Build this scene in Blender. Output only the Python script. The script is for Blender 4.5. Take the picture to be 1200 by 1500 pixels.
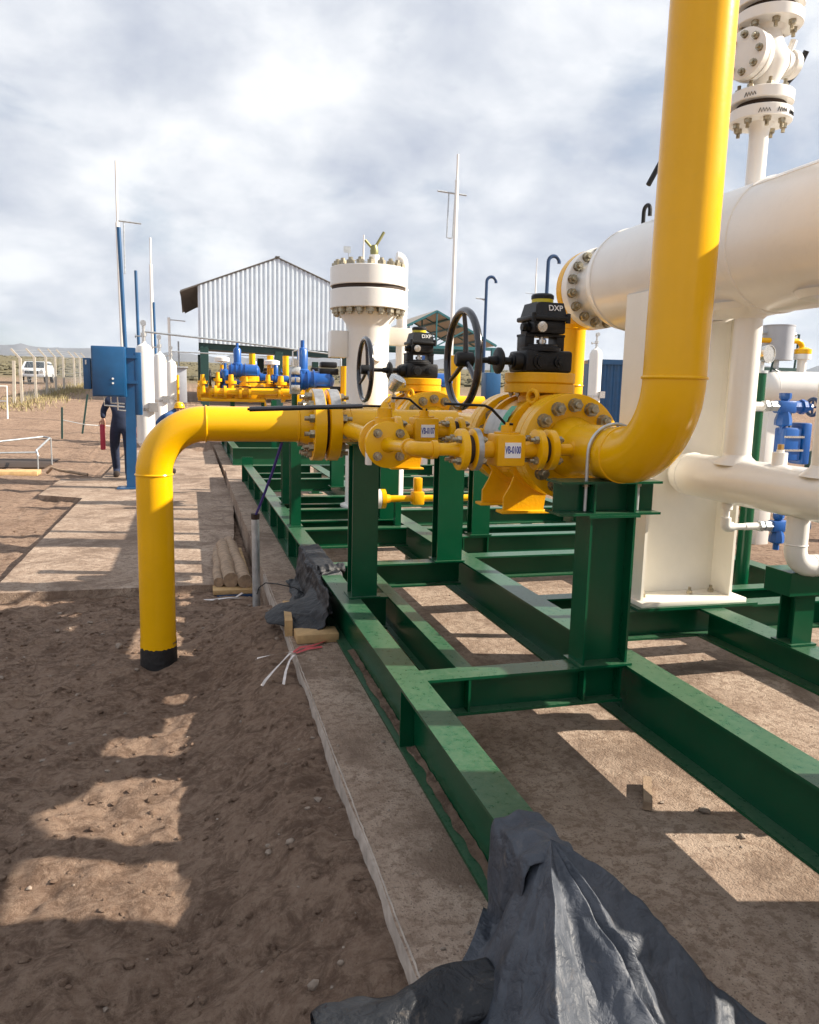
import bpy, bmesh, math, random
import numpy as np
from mathutils import Vector, Matrix, Quaternion, noise

random.seed(7); rng = np.random.default_rng(7)
R_ = math.radians
for o in list(bpy.data.objects): bpy.data.objects.remove(o)
S = bpy.context.scene
COL = S.collection

# ---------------------------------------------------------------- camera
yaw, pitch, roll = R_(15.82), R_(8.66), R_(1.355)
CAM = Vector((0, 0, 1.65))
fw = Vector((math.sin(yaw)*math.cos(pitch), math.cos(yaw)*math.cos(pitch), -math.sin(pitch)))
rt = Vector((math.cos(yaw), -math.sin(yaw), 0)); up = rt.cross(fw)
rt2 = rt*math.cos(roll)+up*math.sin(roll); up2 = -rt*math.sin(roll)+up*math.cos(roll)
cd = bpy.data.cameras.new('camera'); cam = bpy.data.objects.new('camera', cd); COL.objects.link(cam)
M = Matrix((rt2, up2, -fw)).transposed().to_4x4(); M.translation = CAM
cam.matrix_world = M
cd.sensor_fit = 'VERTICAL'; cd.sensor_height = 36; cd.lens = 36*1140/1500
cd.clip_start = .05; cd.clip_end = 30000
S.camera = cam

# ---------------------------------------------------------------- sky and sun
SUN_EL, SUN_BACK = R_(31.0), R_(14)       # sun to the right (+X), a little behind the camera
sd = Vector((math.cos(SUN_EL)*math.cos(SUN_BACK), -math.cos(SUN_EL)*math.sin(SUN_BACK), math.sin(SUN_EL)))
W = bpy.data.worlds.new('World'); S.world = W; W.use_nodes = True
nt = W.node_tree; nt.nodes.clear()
def N(t, typ, **kw):
    n = t.nodes.new(typ)
    for k, v in kw.items(): setattr(n, k, v)
    return n
out = N(nt, 'ShaderNodeOutputWorld'); bg = N(nt, 'ShaderNodeBackground'); bg.inputs[1].default_value = .052
sky = N(nt, 'ShaderNodeTexSky', sky_type='NISHITA', sun_disc=False)
sky.sun_elevation = SUN_EL; sky.sun_rotation = R_(90)+SUN_BACK; sky.altitude = 600; sky.dust_density = 1.5
tc = N(nt, 'ShaderNodeTexCoord'); sx = N(nt, 'ShaderNodeSeparateXYZ'); nt.links.new(tc.outputs['Generated'], sx.inputs[0])
def mth(t, op, a, b=None, c=None, clamp=False):
    n = N(t, 'ShaderNodeMath', operation=op); n.use_clamp = clamp
    for i, v in enumerate((a, b, c)):
        if v is None: continue
        if isinstance(v, (int, float)): n.inputs[i].default_value = v
        else: t.links.new(v, n.inputs[i])
    return n.outputs[0]
zz = mth(nt, 'MAXIMUM', sx.outputs[2], 0.0); zz = mth(nt, 'ADD', zz, .42)
px = mth(nt, 'DIVIDE', sx.outputs[0], zz); py = mth(nt, 'DIVIDE', sx.outputs[1], zz)
cx = N(nt, 'ShaderNodeCombineXYZ'); nt.links.new(px, cx.inputs[0]); nt.links.new(py, cx.inputs[1])
def noise_n(t, vec, scale, detail=6, rough=.55, dist=0.0, dims='3D'):
    n = N(t, 'ShaderNodeTexNoise', noise_dimensions=dims)
    n.inputs['Scale'].default_value = scale; n.inputs['Detail'].default_value = detail
    n.inputs['Roughness'].default_value = rough; n.inputs['Distortion'].default_value = dist
    if vec is not None: t.links.new(vec, n.inputs['Vector'])
    return n.outputs['Fac']
def ramp(t, fac, stops, interp='LINEAR'):
    n = N(t, 'ShaderNodeValToRGB'); n.color_ramp.interpolation = interp
    e = n.color_ramp.elements
    while len(e) > 1: e.remove(e[-1])
    for i, (p, c) in enumerate(stops):
        if i == 0: el = e[0]; el.position = p
        else: el = e.new(p)
        if isinstance(c, (int, float)): c = (c, c, c)
        el.color = (*c, 1)
    if not isinstance(fac, (int, float)): t.links.new(fac, n.inputs[0])
    return n.outputs[0]
def mixc(t, f, a, b, blend='MIX'):
    n = N(t, 'ShaderNodeMix', data_type='RGBA', blend_type=blend)
    for sock, v in ((n.inputs[0], f), (n.inputs[6], a), (n.inputs[7], b)):
        if isinstance(v, (int, float)): sock.default_value = v
        elif isinstance(v, (tuple, list)): sock.default_value = (*v, 1)
        else: t.links.new(v, sock)
    return n.outputs[2]
n1 = noise_n(nt, cx.outputs[0], 3.4, 8, .56, .25)
n2 = noise_n(nt, cx.outputs[0], 1.1, 4, .5, .2)
cl = mth(nt, 'ADD', mth(nt, 'MULTIPLY', n1, .65), mth(nt, 'MULTIPLY', n2, .5))
cover = ramp(nt, cl, [(.42, .45), (.52, .95), (.62, 1.0)])
n3 = noise_n(nt, cx.outputs[0], 4.6, 7, .55, .2)
shade = ramp(nt, mth(nt, 'ADD', mth(nt, 'MULTIPLY', n3, .55), mth(nt, 'MULTIPLY', n2, .5)), [(.40, (4.6, 5.0, 5.95)), (.51, (6.3, 6.6, 7.25)), (.62, (8.6, 8.75, 9.0))])
skyc = mixc(nt, 1.0, sky.outputs[0], (1.05, 1.05, 1.05), 'MULTIPLY')
col = mixc(nt, cover, skyc, shade)
nt.links.new(col, bg.inputs[0]); nt.links.new(bg.outputs[0], out.inputs[0])

sl = bpy.data.lights.new('sun', 'SUN'); sl.energy = 5.0; sl.angle = R_(.53); sl.color = (1, .90, .76)
so = bpy.data.objects.new('sun', sl); COL.objects.link(so)
so.rotation_euler = sd.to_track_quat('Z', 'Y').to_euler(); so.location = sd*50
S.view_settings.view_transform = 'Standard'; S.view_settings.look = 'None'
S.view_settings.exposure = 1.20; S.view_settings.gamma = 1
S.render.engine = 'CYCLES'; S.cycles.max_bounces = 5; S.cycles.diffuse_bounces = 3; S.cycles.glossy_bounces = 2; S.cycles.volume_bounces = 0
try: S.cycles.use_denoising = True
except Exception: pass

# ---------------------------------------------------------------- materials
MATS = {}
def mat(name, base, rough=.5, metal=0., var=.12, scale=6., bump=0., bscale=60., dust=0., dustcol=(.42, .35, .28), coat=0., streak=0., spec=.5, grime=0.):
    m = bpy.data.materials.new(name); m.use_nodes = True; t = m.node_tree; t.nodes.clear()
    o = N(t, 'ShaderNodeOutputMaterial'); b = N(t, 'ShaderNodeBsdfPrincipled'); t.links.new(b.outputs[0], o.inputs[0])
    g = N(t, 'ShaderNodeNewGeometry'); pos = g.outputs['Position']
    nz = noise_n(t, pos, scale, 5, .6)
    dk = tuple(c*(1-var) for c in base); lt = tuple(min(1, c*(1+var)) for c in base)
    c = mixc(t, ramp(t, nz, [(.3, 0.), (.7, 1.)]), dk, lt)
    rsock = None
    if grime:
        gn = noise_n(t, pos, max(scale*2.3, 9), 9, .74, .6)
        c = mixc(t, mth(t, 'MULTIPLY', ramp(t, gn, [(.56, 0.), (.72, 1.)]), grime), c, (.16, .12, .09))
    if dust:
        sp = N(t, 'ShaderNodeSeparateXYZ'); t.links.new(g.outputs['Normal'], sp.inputs[0])
        upf = ramp(t, sp.outputs[2], [(.55, 0.), (.95, 1.)])
        dn = noise_n(t, pos, 30, 10, .82, .2)
        df = mth(t, 'MULTIPLY', mth(t, 'MULTIPLY', upf, ramp(t, dn, [(.36, .12), (.66, 1.)])), dust)
        lowd = mth(t, 'MULTIPLY', ramp(t, noise_n(t, pos, 3.1, 6, .7, .5), [(.55, 0.), (.85, .10)]), dust)
        df = mth(t, 'MAXIMUM', df, lowd)
        c = mixc(t, df, c, dustcol)
        rsock = mth(t, 'ADD', mth(t, 'MULTIPLY', df, .5), rough, clamp=True)
    t.links.new(c, b.inputs['Base Color'])
    if rsock is None:
        rsock = mth(t, 'ADD', mth(t, 'MULTIPLY', noise_n(t, pos, scale*3, 4), .16), max(0, rough-.08))
    t.links.new(rsock, b.inputs['Roughness'])
    b.inputs['Metallic'].default_value = metal
    b.inputs['Specular IOR Level'].default_value = spec
    if coat: b.inputs['Coat Weight'].default_value = coat; b.inputs['Coat Roughness'].default_value = .12
    if bump:
        bn = N(t, 'ShaderNodeBump'); bn.inputs['Strength'].default_value = bump; bn.inputs['Distance'].default_value = .01
        t.links.new(noise_n(t, pos, bscale, 4, .6), bn.inputs['Height']); t.links.new(bn.outputs[0], b.inputs['Normal'])
    MATS[name] = m; return m
YEL = mat('yellow_paint', (.80, .425, .0006), .25, var=.05, scale=3, bump=.05, bscale=35, dust=.06, coat=.08, spec=.34, grime=.07)
YED = mat('yellow_paint_cast', (.78, .395, .0006), .34, var=.08, scale=9, bump=.22, bscale=70, dust=.08, coat=.05, spec=.32, grime=.14)
GRN = mat('green_paint', (.001, .064, .026), .24, var=.08, scale=3, bump=.04, bscale=40, dust=.27, dustcol=(.24, .29, .20), coat=.0, spec=.42)
WHT = mat('white_paint', (.77, .755, .72), .30, var=.05, scale=2.2, bump=.05, bscale=30, dust=.16, coat=.2, grime=.07)
CRM = mat('cream_white_paint', (.80, .76, .67), .38, var=.05, scale=3, bump=.05, dust=.2, coat=.15)
BLU = mat('blue_paint', (.005, .068, .18), .34, var=.12, scale=4, bump=.05, dust=.1, coat=.2)
BLV = mat('blue_valve_paint', (.006, .085, .34), .3, var=.12, scale=9, bump=.1, dust=.1, coat=.2)
DBL = mat('dark_blue_paint', (.012, .045, .12), .4, var=.12)
BLK = mat('black_cast', (.007, .008, .010), .42, var=.3, scale=12, bump=.2, bscale=90, dust=.07, spec=.3)
BLG = mat('black_gloss', (.008, .009, .014), .16, var=.2, coat=.4)
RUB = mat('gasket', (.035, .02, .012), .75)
ZNC = mat('zinc_bolt', (.36, .32, .235), .36, .8, var=.4, scale=50, bump=.1, grime=.5)
STL = mat('stainless', (.62, .61, .58), .28, .9, var=.12, scale=30)
GLV = mat('galvanised_steel', (.50, .53, .55), .42, .7, var=.2, scale=14, grime=.15)
SHT = mat('galvanised_sheet', (.66, .74, .82), .38, .1, var=.06, scale=2, grime=.06)
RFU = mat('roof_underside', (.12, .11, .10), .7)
TEAL = mat('dark_green_steel', (.012, .05, .045), .45)
TEA2 = mat('teal_steel', (.02, .12, .14), .45)
CON = None
WOD = mat('weathered_timber', (.30, .21, .14), .85, var=.35, scale=14, bump=.5, bscale=50)
WOL = mat('fresh_timber', (.46, .30, .14), .8, var=.25, scale=10, bump=.3)
WOR = mat('reddish_timber', (.26, .13, .085), .85, var=.35, scale=12, bump=.5)
STO = mat('stone', (.25, .20, .16), .9, var=.3, scale=30, bump=.5, bscale=80)
FNC = mat('fence_concrete', (.46, .42, .36), .9, var=.15)
LBL = mat('label_white', (.82, .82, .84), .5, var=.02)
INK = mat('label_ink', (.01, .03, .30), .6, var=.02)
INW = mat('print_white', (.7, .7, .7), .5, var=.02)
INB = mat('marker_black', (.01, .01, .012), .6, var=.02)
PUR = mat('purple_strap', (.055, .035, .30), .7, var=.25, scale=60)
RED = mat('red_plastic', (.35, .02, .05), .5)
TAPE = mat('barrier_tape', (.65, .60, .58), .5, var=.2, scale=25, grime=.3)
TAPR = mat('barrier_tape_red', (.5, .06, .07), .5, var=.2, scale=25)
GRT = mat('green_tape', (.05, .36, .20), .5)
CARW = mat('car_paint', (.62, .63, .64), .25, var=.03, coat=.5)
GLS = mat('dark_glass', (.03, .04, .05), .08)
TYR = mat('tyre_rubber', (.02, .02, .02), .85)
GRY = mat('grey_paint', (.38, .40, .44), .4, var=.06)
CLOTH = mat('navy_workwear', (.012, .022, .055), .85, var=.3, scale=20, bump=.4, bscale=45)
CLOB = mat('blue_workwear', (.02, .07, .2), .85, var=.3, scale=20, bump=.4, bscale=45)
SKN = mat('skin', (.45, .23, .15), .55)
HLM = mat('helmet_white', (.75, .75, .74), .3)
BOOT = mat('boot_leather', (.03, .02, .015), .6)
WRAPB = mat('black_pipe_wrap', (.012, .012, .013), .5, var=.3, scale=25, bump=.6, bscale=40, dust=.3)

def ground_mat():
    m = bpy.data.materials.new('soil'); m.use_nodes = True; t = m.node_tree; t.nodes.clear()
    o = N(t, 'ShaderNodeOutputMaterial'); b = N(t, 'ShaderNodeBsdfPrincipled'); t.links.new(b.outputs[0], o.inputs[0])
    g = N(t, 'ShaderNodeNewGeometry'); pos = g.outputs['Position']
    a = noise_n(t, pos, 1.1, 8, .62, .4); f = noise_n(t, pos, 28, 6, .7); ff = noise_n(t, pos, 150, 3, .7)
    c = mixc(t, ramp(t, a, [(.3, 0.), (.7, 1.)]), (.215, .138, .098), (.36, .25, .182))
    c = mixc(t, ramp(t, f, [(.40, .0), (.68, .7)]), c, (.46, .34, .255))
    c = mixc(t, ramp(t, ff, [(.60, 0.), (.70, .6)]), c, (.12, .085, .065))
    md = noise_n(t, pos, 9, 9, .78, .6)
    c = mixc(t, ramp(t, md, [(.47, 0.), (.60, .7)]), c, (.115, .070, .049))
    # far plain: olive scrub land beyond the yard
    ln = N(t, 'ShaderNodeVectorMath', operation='LENGTH'); t.links.new(pos, ln.inputs[0])
    far = ramp(t, mth(t, 'DIVIDE', mth(t, 'ADD', ln.outputs[1], mth(t, 'MULTIPLY', noise_n(t, pos, .06, 6, .6), 40)), 200), [(.40, 0.), (.56, 1.)])
    pl = mixc(t, noise_n(t, pos, .03, 8, .7), (.10, .092, .048), (.20, .165, .10))
    c = mixc(t, far, c, pl)
    t.links.new(c, b.inputs['Base Color']); b.inputs['Roughness'].default_value = .95; b.inputs['Specular IOR Level'].default_value = .15
    h = mth(t, 'ADD', mth(t, 'MULTIPLY', noise_n(t, pos, 26, 10, .80, .3), 1.0), mth(t, 'MULTIPLY', ff, .45))
    bn = N(t, 'ShaderNodeBump'); bn.inputs['Strength'].default_value = 1.0; bn.inputs['Distance'].default_value = .04
    t.links.new(h, bn.inputs['Height']); t.links.new(bn.outputs[0], b.inputs['Normal'])
    return m
SOIL = ground_mat()
def concrete_mat():
    m = bpy.data.materials.new('dusty_concrete'); m.use_nodes = True; t = m.node_tree; t.nodes.clear()
    o = N(t, 'ShaderNodeOutputMaterial'); b = N(t, 'ShaderNodeBsdfPrincipled'); t.links.new(b.outputs[0], o.inputs[0])
    g = N(t, 'ShaderNodeNewGeometry'); pos = g.outputs['Position']
    a = noise_n(t, pos, 2.2, 8, .65, .5); f = noise_n(t, pos, 22, 7, .7, .4); s = noise_n(t, pos, 95, 3, .6)
    c = mixc(t, ramp(t, a, [(.32, 0.), (.68, 1.)]), (.275, .20, .15), (.45, .355, .28))
    c = mixc(t, ramp(t, f, [(.48, .0), (.60, .8)]), c, (.20, .138, .10))
    c = mixc(t, ramp(t, s, [(.58, 0.), (.66, .85)]), c, (.11, .078, .06))
    d = noise_n(t, pos, 1.3, 9, .7, .7)
    c = mixc(t, ramp(t, d, [(.49, 0.), (.60, .8)]), c, (.165, .115, .085))
    t.links.new(c, b.inputs['Base Color']); b.inputs['Roughness'].default_value = .9; b.inputs['Specular IOR Level'].default_value = .2
    h = mth(t, 'ADD', f, mth(t, 'MULTIPLY', s, .5))
    bn = N(t, 'ShaderNodeBump'); bn.inputs['Strength'].default_value = .8; bn.inputs['Distance'].default_value = .018
    t.links.new(h, bn.inputs['Height']); t.links.new(bn.outputs[0], b.inputs['Normal'])
    return m
CON = concrete_mat()
def tarp_mat(name='grey_black_tarpaulin', k=1.0):
    m = bpy.data.materials.new(name); m.use_nodes = True; t = m.node_tree; t.nodes.clear()
    o = N(t, 'ShaderNodeOutputMaterial'); b = N(t, 'ShaderNodeBsdfPrincipled'); t.links.new(b.outputs[0], o.inputs[0])
    g = N(t, 'ShaderNodeNewGeometry'); pos = g.outputs['Position']
    a = noise_n(t, pos, 5, 8, .65, .8); f = noise_n(t, pos, 40, 5, .65)
    c = mixc(t, ramp(t, a, [(.35, 0.), (.7, 1.)]), (.030*k, .037*k, .050*k), (.078*k, .087*k, .106*k))
    c = mixc(t, ramp(t, noise_n(t, pos, 9, 8, .7, 1.), [(.60, 0.), (.76, .5)]), c, (.22, .18, .145))
    t.links.new(c, b.inputs['Base Color'])
    t.links.new(mth(t, 'ADD', mth(t, 'MULTIPLY', a, .4), .36), b.inputs['Roughness'])
    wv = N(t, 'ShaderNodeVectorMath', operation='ADD'); nz3 = N(t, 'ShaderNodeTexNoise'); nz3.inputs['Scale'].default_value = 6; t.links.new(pos, nz3.inputs['Vector'])
    sc = N(t, 'ShaderNodeVectorMath', operation='SCALE'); sc.inputs['Scale'].default_value = .12; t.links.new(nz3.outputs['Color'], sc.inputs[0]); t.links.new(pos, wv.inputs[0]); t.links.new(sc.outputs[0], wv.inputs[1])
    def ridged(sc_, det):
        return mth(t, 'ABSOLUTE', mth(t, 'SUBTRACT', noise_n(t, wv.outputs[0], sc_, det, .5), .5))
    bn = N(t, 'ShaderNodeBump'); bn.inputs['Strength'].default_value = .55; bn.inputs['Distance'].default_value = .05
    t.links.new(mth(t, 'ADD', ridged(7, 2), mth(t, 'MULTIPLY', ridged(24, 4), .5)), bn.inputs['Height']); t.links.new(bn.outputs[0], b.inputs['Normal'])
    b.inputs['Specular IOR Level'].default_value = .38
    return m
TARP = tarp_mat(); TARB = tarp_mat('black_tarpaulin', .3)

# ---------------------------------------------------------------- helpers
WL = {}                                     # world location of every object (no rotation on parents)
def frame(d, hint=None):
    d = Vector(d).normalized(); h = Vector(hint) if hint else (Vector((0, 0, 1)) if abs(d.z) < .9 else Vector((0, 1, 0)))
    a = h.cross(d)
    if a.length < 1e-6: a = Vector((1, 0, 0)).cross(d)
    a.normalize(); b = d.cross(a); return a, b, d
class MB:
    def __init__(s): s.v = []; s.f = []
    def add(s, vs, fs):
        o = len(s.v); s.v += [tuple(v) for v in vs]; s.f += [tuple(i+o for i in f) for f in fs]; return s
    def box(s, a, b, ch=0.):
        (x0, y0, z0), (x1, y1, z1) = a, b
        if ch <= 0:
            return s.add([(x0,y0,z0),(x1,y0,z0),(x1,y1,z0),(x0,y1,z0),(x0,y0,z1),(x1,y0,z1),(x1,y1,z1),(x0,y1,z1)],
                         [(0,3,2,1),(4,5,6,7),(0,1,5,4),(1,2,6,5),(2,3,7,6),(3,0,4,7)])
        bm = bmesh.new(); bmesh.ops.create_cube(bm, size=1)
        for v in bm.verts: v.co = Vector((x0+(v.co.x+.5)*(x1-x0), y0+(v.co.y+.5)*(y1-y0), z0+(v.co.z+.5)*(z1-z0)))
        ch = min(ch, (x1-x0)*.45, (y1-y0)*.45, (z1-z0)*.45)
        bmesh.ops.bevel(bm, geom=bm.edges[:], offset=ch, segments=2, affect='EDGES', profile=.5)
        bm.verts.ensure_lookup_table(); bm.verts.index_update()
        s.add([v.co for v in bm.verts], [[v.index for v in f.verts] for f in bm.faces]); bm.free(); return s
    def cbox(s, c, sz, ch=0.):
        return s.box([c[i]-sz[i]/2 for i in range(3)], [c[i]+sz[i]/2 for i in range(3)], ch)
    def obox(s, p0, p1, w, h, hint=None):            # bar of section w x h from p0 to p1
        p0, p1 = Vector(p0), Vector(p1); a, b, d = frame(p1-p0, hint); vs = []
        for p in (p0, p1):
            for i, j in ((-1,-1),(1,-1),(1,1),(-1,1)): vs.append(p+a*(i*w/2)+b*(j*h/2))
        return s.add(vs, [(3,2,1,0),(4,5,6,7),(0,1,5,4),(1,2,6,5),(2,3,7,6),(3,0,4,7)])
    def tube(s, pts, r, n=20, cap=True, closed=False):
        pts = [Vector(p) for p in pts]; k = len(pts); rr = r if isinstance(r, (list, tuple)) else [r]*k
        tg = []
        for i in range(k):
            if closed: d = pts[(i+1) % k]-pts[i-1]
            else: d = (pts[min(i+1, k-1)]-pts[max(i-1, 0)])
            tg.append(d.normalized())
        a, b, _ = frame(tg[0]); vs = []
        for i in range(k):
            if i:
                q = tg[i-1].rotation_difference(tg[i]); a = q @ a; b = q @ b
            for j in range(n):
                t = 2*math.pi*j/n; vs.append(pts[i]+a*(rr[i]*math.cos(t))+b*(rr[i]*math.sin(t)))
        fs = []
        for i in range(k if closed else k-1):
            i2 = (i+1) % k
            for j in range(n): fs.append((i*n+j, i*n+(j+1) % n, i2*n+(j+1) % n, i2*n+j))
        if cap and not closed: fs.append(tuple(range(n-1, -1, -1))); fs.append(tuple((k-1)*n+j for j in range(n)))
        return s.add(vs, fs)
    def cyl(s, p0, p1, r, n=20): return s.tube([p0, p1], r, n)
    def lathe(s, c, d, prof, n=32, hint=None):       # prof: (distance along d, radius)
        c = Vector(c); a, b, d = frame(d, hint); vs = []; fs = []
        for (t, r) in prof:
            for j in range(n):
                w = 2*math.pi*j/n; vs.append(c+d*t+a*(r*math.cos(w))+b*(r*math.sin(w)))
        k = len(prof)
        for i in range(k-1):
            for j in range(n): fs.append((i*n+j, i*n+(j+1) % n, (i+1)*n+(j+1) % n, (i+1)*n+j))
        if prof[0][1] > 1e-5: fs.append(tuple(range(n-1, -1, -1)))
        if prof[-1][1] > 1e-5: fs.append(tuple((k-1)*n+j for j in range(n)))
        return s.add(vs, fs)
    def torus(s, c, d, R, r, n=48, m=12):
        a, b, d = frame(d); c = Vector(c)
        return s.tube([c+a*(R*math.cos(2*math.pi*i/n))+b*(R*math.sin(2*math.pi*i/n)) for i in range(n)], r, m, closed=True)
    def prism(s, poly, p0, ex, ey, depth):            # polygon in plane (ex, ey) at p0, extruded along ex x ey
        p0, ex, ey = Vector(p0), Vector(ex), Vector(ey); nz = ex.cross(ey).normalized()*depth; n = len(poly)
        vs = [p0+ex*u+ey*v for u, v in poly]+[p0+ex*u+ey*v+nz for u, v in poly]
        return s.add(vs, [tuple(range(n-1, -1, -1)), tuple(range(n, 2*n))]+[(i, (i+1) % n, n+(i+1) % n, n+i) for i in range(n)])
def mesh_of(name, mb, m, off=(0, 0, 0), smooth=True, ang=35):
    me = bpy.data.meshes.new(name); o = Vector(off)
    me.from_pydata([(v[0]-o.x, v[1]-o.y, v[2]-o.z) for v in mb.v], [], mb.f); me.update()
    bm = bmesh.new(); bm.from_mesh(me); bmesh.ops.recalc_face_normals(bm, faces=bm.faces); bm.to_mesh(me); bm.free()
    if smooth:
        me.shade_smooth(); me.set_sharp_from_angle(angle=R_(ang))
    if m: me.materials.append(m)
    return me
def thing(name, label, cat, loc=(0, 0, 0), group=None, kind=None):
    o = bpy.data.objects.new(name, None); o.empty_display_size = .1; COL.objects.link(o); o.location = loc; WL[o.name] = Vector(loc)
    o['label'] = label; o['category'] = cat
    if group: o['group'] = group
    return o
def part(name, mb, m, parent, label=None, smooth=True, ang=35):
    off = WL[parent.name]; me = mesh_of(name, mb, m, off, smooth, ang)
    o = bpy.data.objects.new(name, me); COL.objects.link(o); o.parent = parent; WL[o.name] = Vector(off)
    if label: o['label'] = label
    return o
def solo(name, mb, m, label, cat, loc=(0, 0, 0), group=None, smooth=True, ang=35):
    me = mesh_of(name, mb, m, loc, smooth, ang); o = bpy.data.objects.new(name, me); COL.objects.link(o); o.location = loc; WL[o.name] = Vector(loc)
    o['label'] = label; o['category'] = cat
    if group: o['group'] = group
    return o
def struct(name, mb, m, kind='structure', smooth=True, ang=35, loc=(0, 0, 0)):
    me = mesh_of(name, mb, m, loc, smooth, ang); o = bpy.data.objects.new(name, me); COL.objects.link(o); o.location = loc; o['kind'] = kind; WL[o.name] = Vector(loc)
    return o
def inst(name, me, parent, pos, d=(0, 0, 1), scale=1., spin=0.):   # shared-mesh piece, its +Z turned to d
    o = bpy.data.objects.new(name, me); COL.objects.link(o); o.parent = parent
    o.location = Vector(pos)-WL[parent.name]
    q = Vector((0, 0, 1)).rotation_difference(Vector(d).normalized()) @ Quaternion((0, 0, 1), spin)
    o.rotation_mode = 'QUATERNION'; o.rotation_quaternion = q
    o.scale = (scale,)*3 if isinstance(scale, (int, float)) else scale
    WL[o.name] = Vector(pos); return o
def text_mesh(body, size, m, depth=.0012):
    cu = bpy.data.curves.new('lettering', 'FONT'); cu.body = body; cu.size = size; cu.align_x = 'CENTER'; cu.align_y = 'CENTER'; cu.extrude = depth; cu.offset = size*.012
    ob = bpy.data.objects.new('tmp', cu); COL.objects.link(ob); dg = bpy.context.evaluated_depsgraph_get()
    me = bpy.data.meshes.new_from_object(ob.evaluated_get(dg)); bpy.data.objects.remove(ob); me.materials.clear(); me.materials.append(m); return me
def lettering(body, size, m, parent, pos, ex, ey, squeeze=1.0):
    me = text_mesh(body, size, m); o = bpy.data.objects.new('lettering', me); COL.objects.link(o); o.parent = parent
    ex, ey = Vector(ex).normalized(), Vector(ey).normalized(); ez = ex.cross(ey)
    mm = Matrix((ex, ey, ez)).transposed(); o.rotation_mode = 'QUATERNION'; o.rotation_quaternion = mm.to_quaternion()
    o.location = Vector(pos)-WL[parent.name]; o.scale = (squeeze, 1, 1); WL[o.name] = Vector(pos); return o

# shared bolt meshes, unit = bolt diameter 1: hex nut on the face plus stud end
def nut_mesh():
    mb = MB(); hexp = [(math.cos(i*math.pi/3)*.92, math.sin(i*math.pi/3)*.92) for i in range(6)]
    mb.lathe((0, 0, 0), (0, 0, 1), [(0, .98), (.12, .98)], 12)
    mb.prism(hexp, (0, 0, .12), (1, 0, 0), (0, 1, 0), .85)
    mb.lathe((0, 0, .97), (0, 0, 1), [(0, .5), (.5, .5), (.58, .42)], 10)
    return mesh_of('bolt', mb, ZNC, ang=30)
NUT = nut_mesh()
def stud_mesh():                                     # nut with a longer threaded end
    mb = MB(); hexp = [(math.cos(i*math.pi/3)*.92, math.sin(i*math.pi/3)*.92) for i in range(6)]
    mb.prism(hexp, (0, 0, 0), (1, 0, 0), (0, 1, 0), 1.0)
    mb.lathe((0, 0, 1.0), (0, 0, 1), [(0, .5)]+[(.1*k, .5 if k % 2 else .44) for k in range(1, 12)], 10)
    return mesh_of('bolt', mb, ZNC, ang=30)
STUD = stud_mesh()
def flange_prof(rp, ro, th, hub=0.):                 # hub>0: weld neck on the negative side
    return [(-hub, rp), (-hub*.4, rp*1.12), (-.001, rp*1.25), (0, rp*1.25), (0, ro-.006), (.004, ro), (th-.004, ro), (th, ro-.006), (th, 0.001)] if hub else \
           [(0, .001), (0, ro-.006), (.004, ro), (th-.004, ro), (th, ro-.006), (th, .001)]
def flange(parent, c, d, rp, ro, th, nb, bd, hub=0., m=None, name='flange', bolts=True, mesh=None, rot=.5, bside=-1, rb=None):
    """disc from c along d (thickness th); weld-neck hub behind it; nuts on the hub side (bside -1) or the front side (1)"""
    d = Vector(d).normalized(); c = Vector(c)
    f = part(name, MB().lathe(c, d, flange_prof(rp, ro, th, hub), 40), m or YEL, parent)
    if bolts:
        a, b, _ = frame(d); rb = rb or (ro*.5+rp*1.25*.5+.002)
        for i in range(nb):
            w = 2*math.pi*(i+rot)/nb; p = c+a*(rb*math.cos(w))+b*(rb*math.sin(w))
            if bside < 0: inst('bolt', mesh or NUT, f, p, -d, bd, spin=random.random()*6)
            else: inst('bolt', mesh or NUT, f, p+d*th, d, bd, spin=random.random()*6)
    return f
def arc(c, a, b, r, t0, t1, n=12):
    c, a, b = Vector(c), Vector(a), Vector(b)
    return [c+a*(r*math.cos(t0+(t1-t0)*i/n))+b*(r*math.sin(t0+(t1-t0)*i/n)) for i in range(n+1)]
def ibeam(p0, p1, w, h, tf=.014, tw=.010, hint=(0, 0, 1)):   # p0,p1: centre of section; hint = direction of h
    p0, p1 = Vector(p0), Vector(p1); d = (p1-p0).normalized(); v = Vector(hint); u = v.cross(d).normalized()
    hw, hh, t2 = w/2, h/2, tw/2
    pf = [(-hw,-hh),(hw,-hh),(hw,-hh+tf),(t2,-hh+tf),(t2,hh-tf),(hw,hh-tf),(hw,hh),(-hw,hh),(-hw,hh-tf),(-t2,hh-tf),(-t2,-hh+tf),(-hw,-hh+tf)]
    vs = [p0+u*a+v*b for a, b in pf]+[p1+u*a+v*b for a, b in pf]; n = 12
    fs = [(i, (i+1) % n, n+(i+1) % n, n+i) for i in range(n)]
    for o in (0, n): fs += [(o+0, o+1, o+2, o+3, o+10, o+11), (o+3, o+4, o+9, o+10), (o+4, o+5, o+6, o+7, o+8, o+9)]
    return MB().add(vs, fs)
def gz(d):                                            # the plain rises gently away from the yard
    return float(np.interp(d, [0, 22, 30, 40, 50, 63, 100, 1500, 6000], [-.2, -.2, .1, .85, 1.32, 1.72, 3.0, 49.0, 205.0]))

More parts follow.
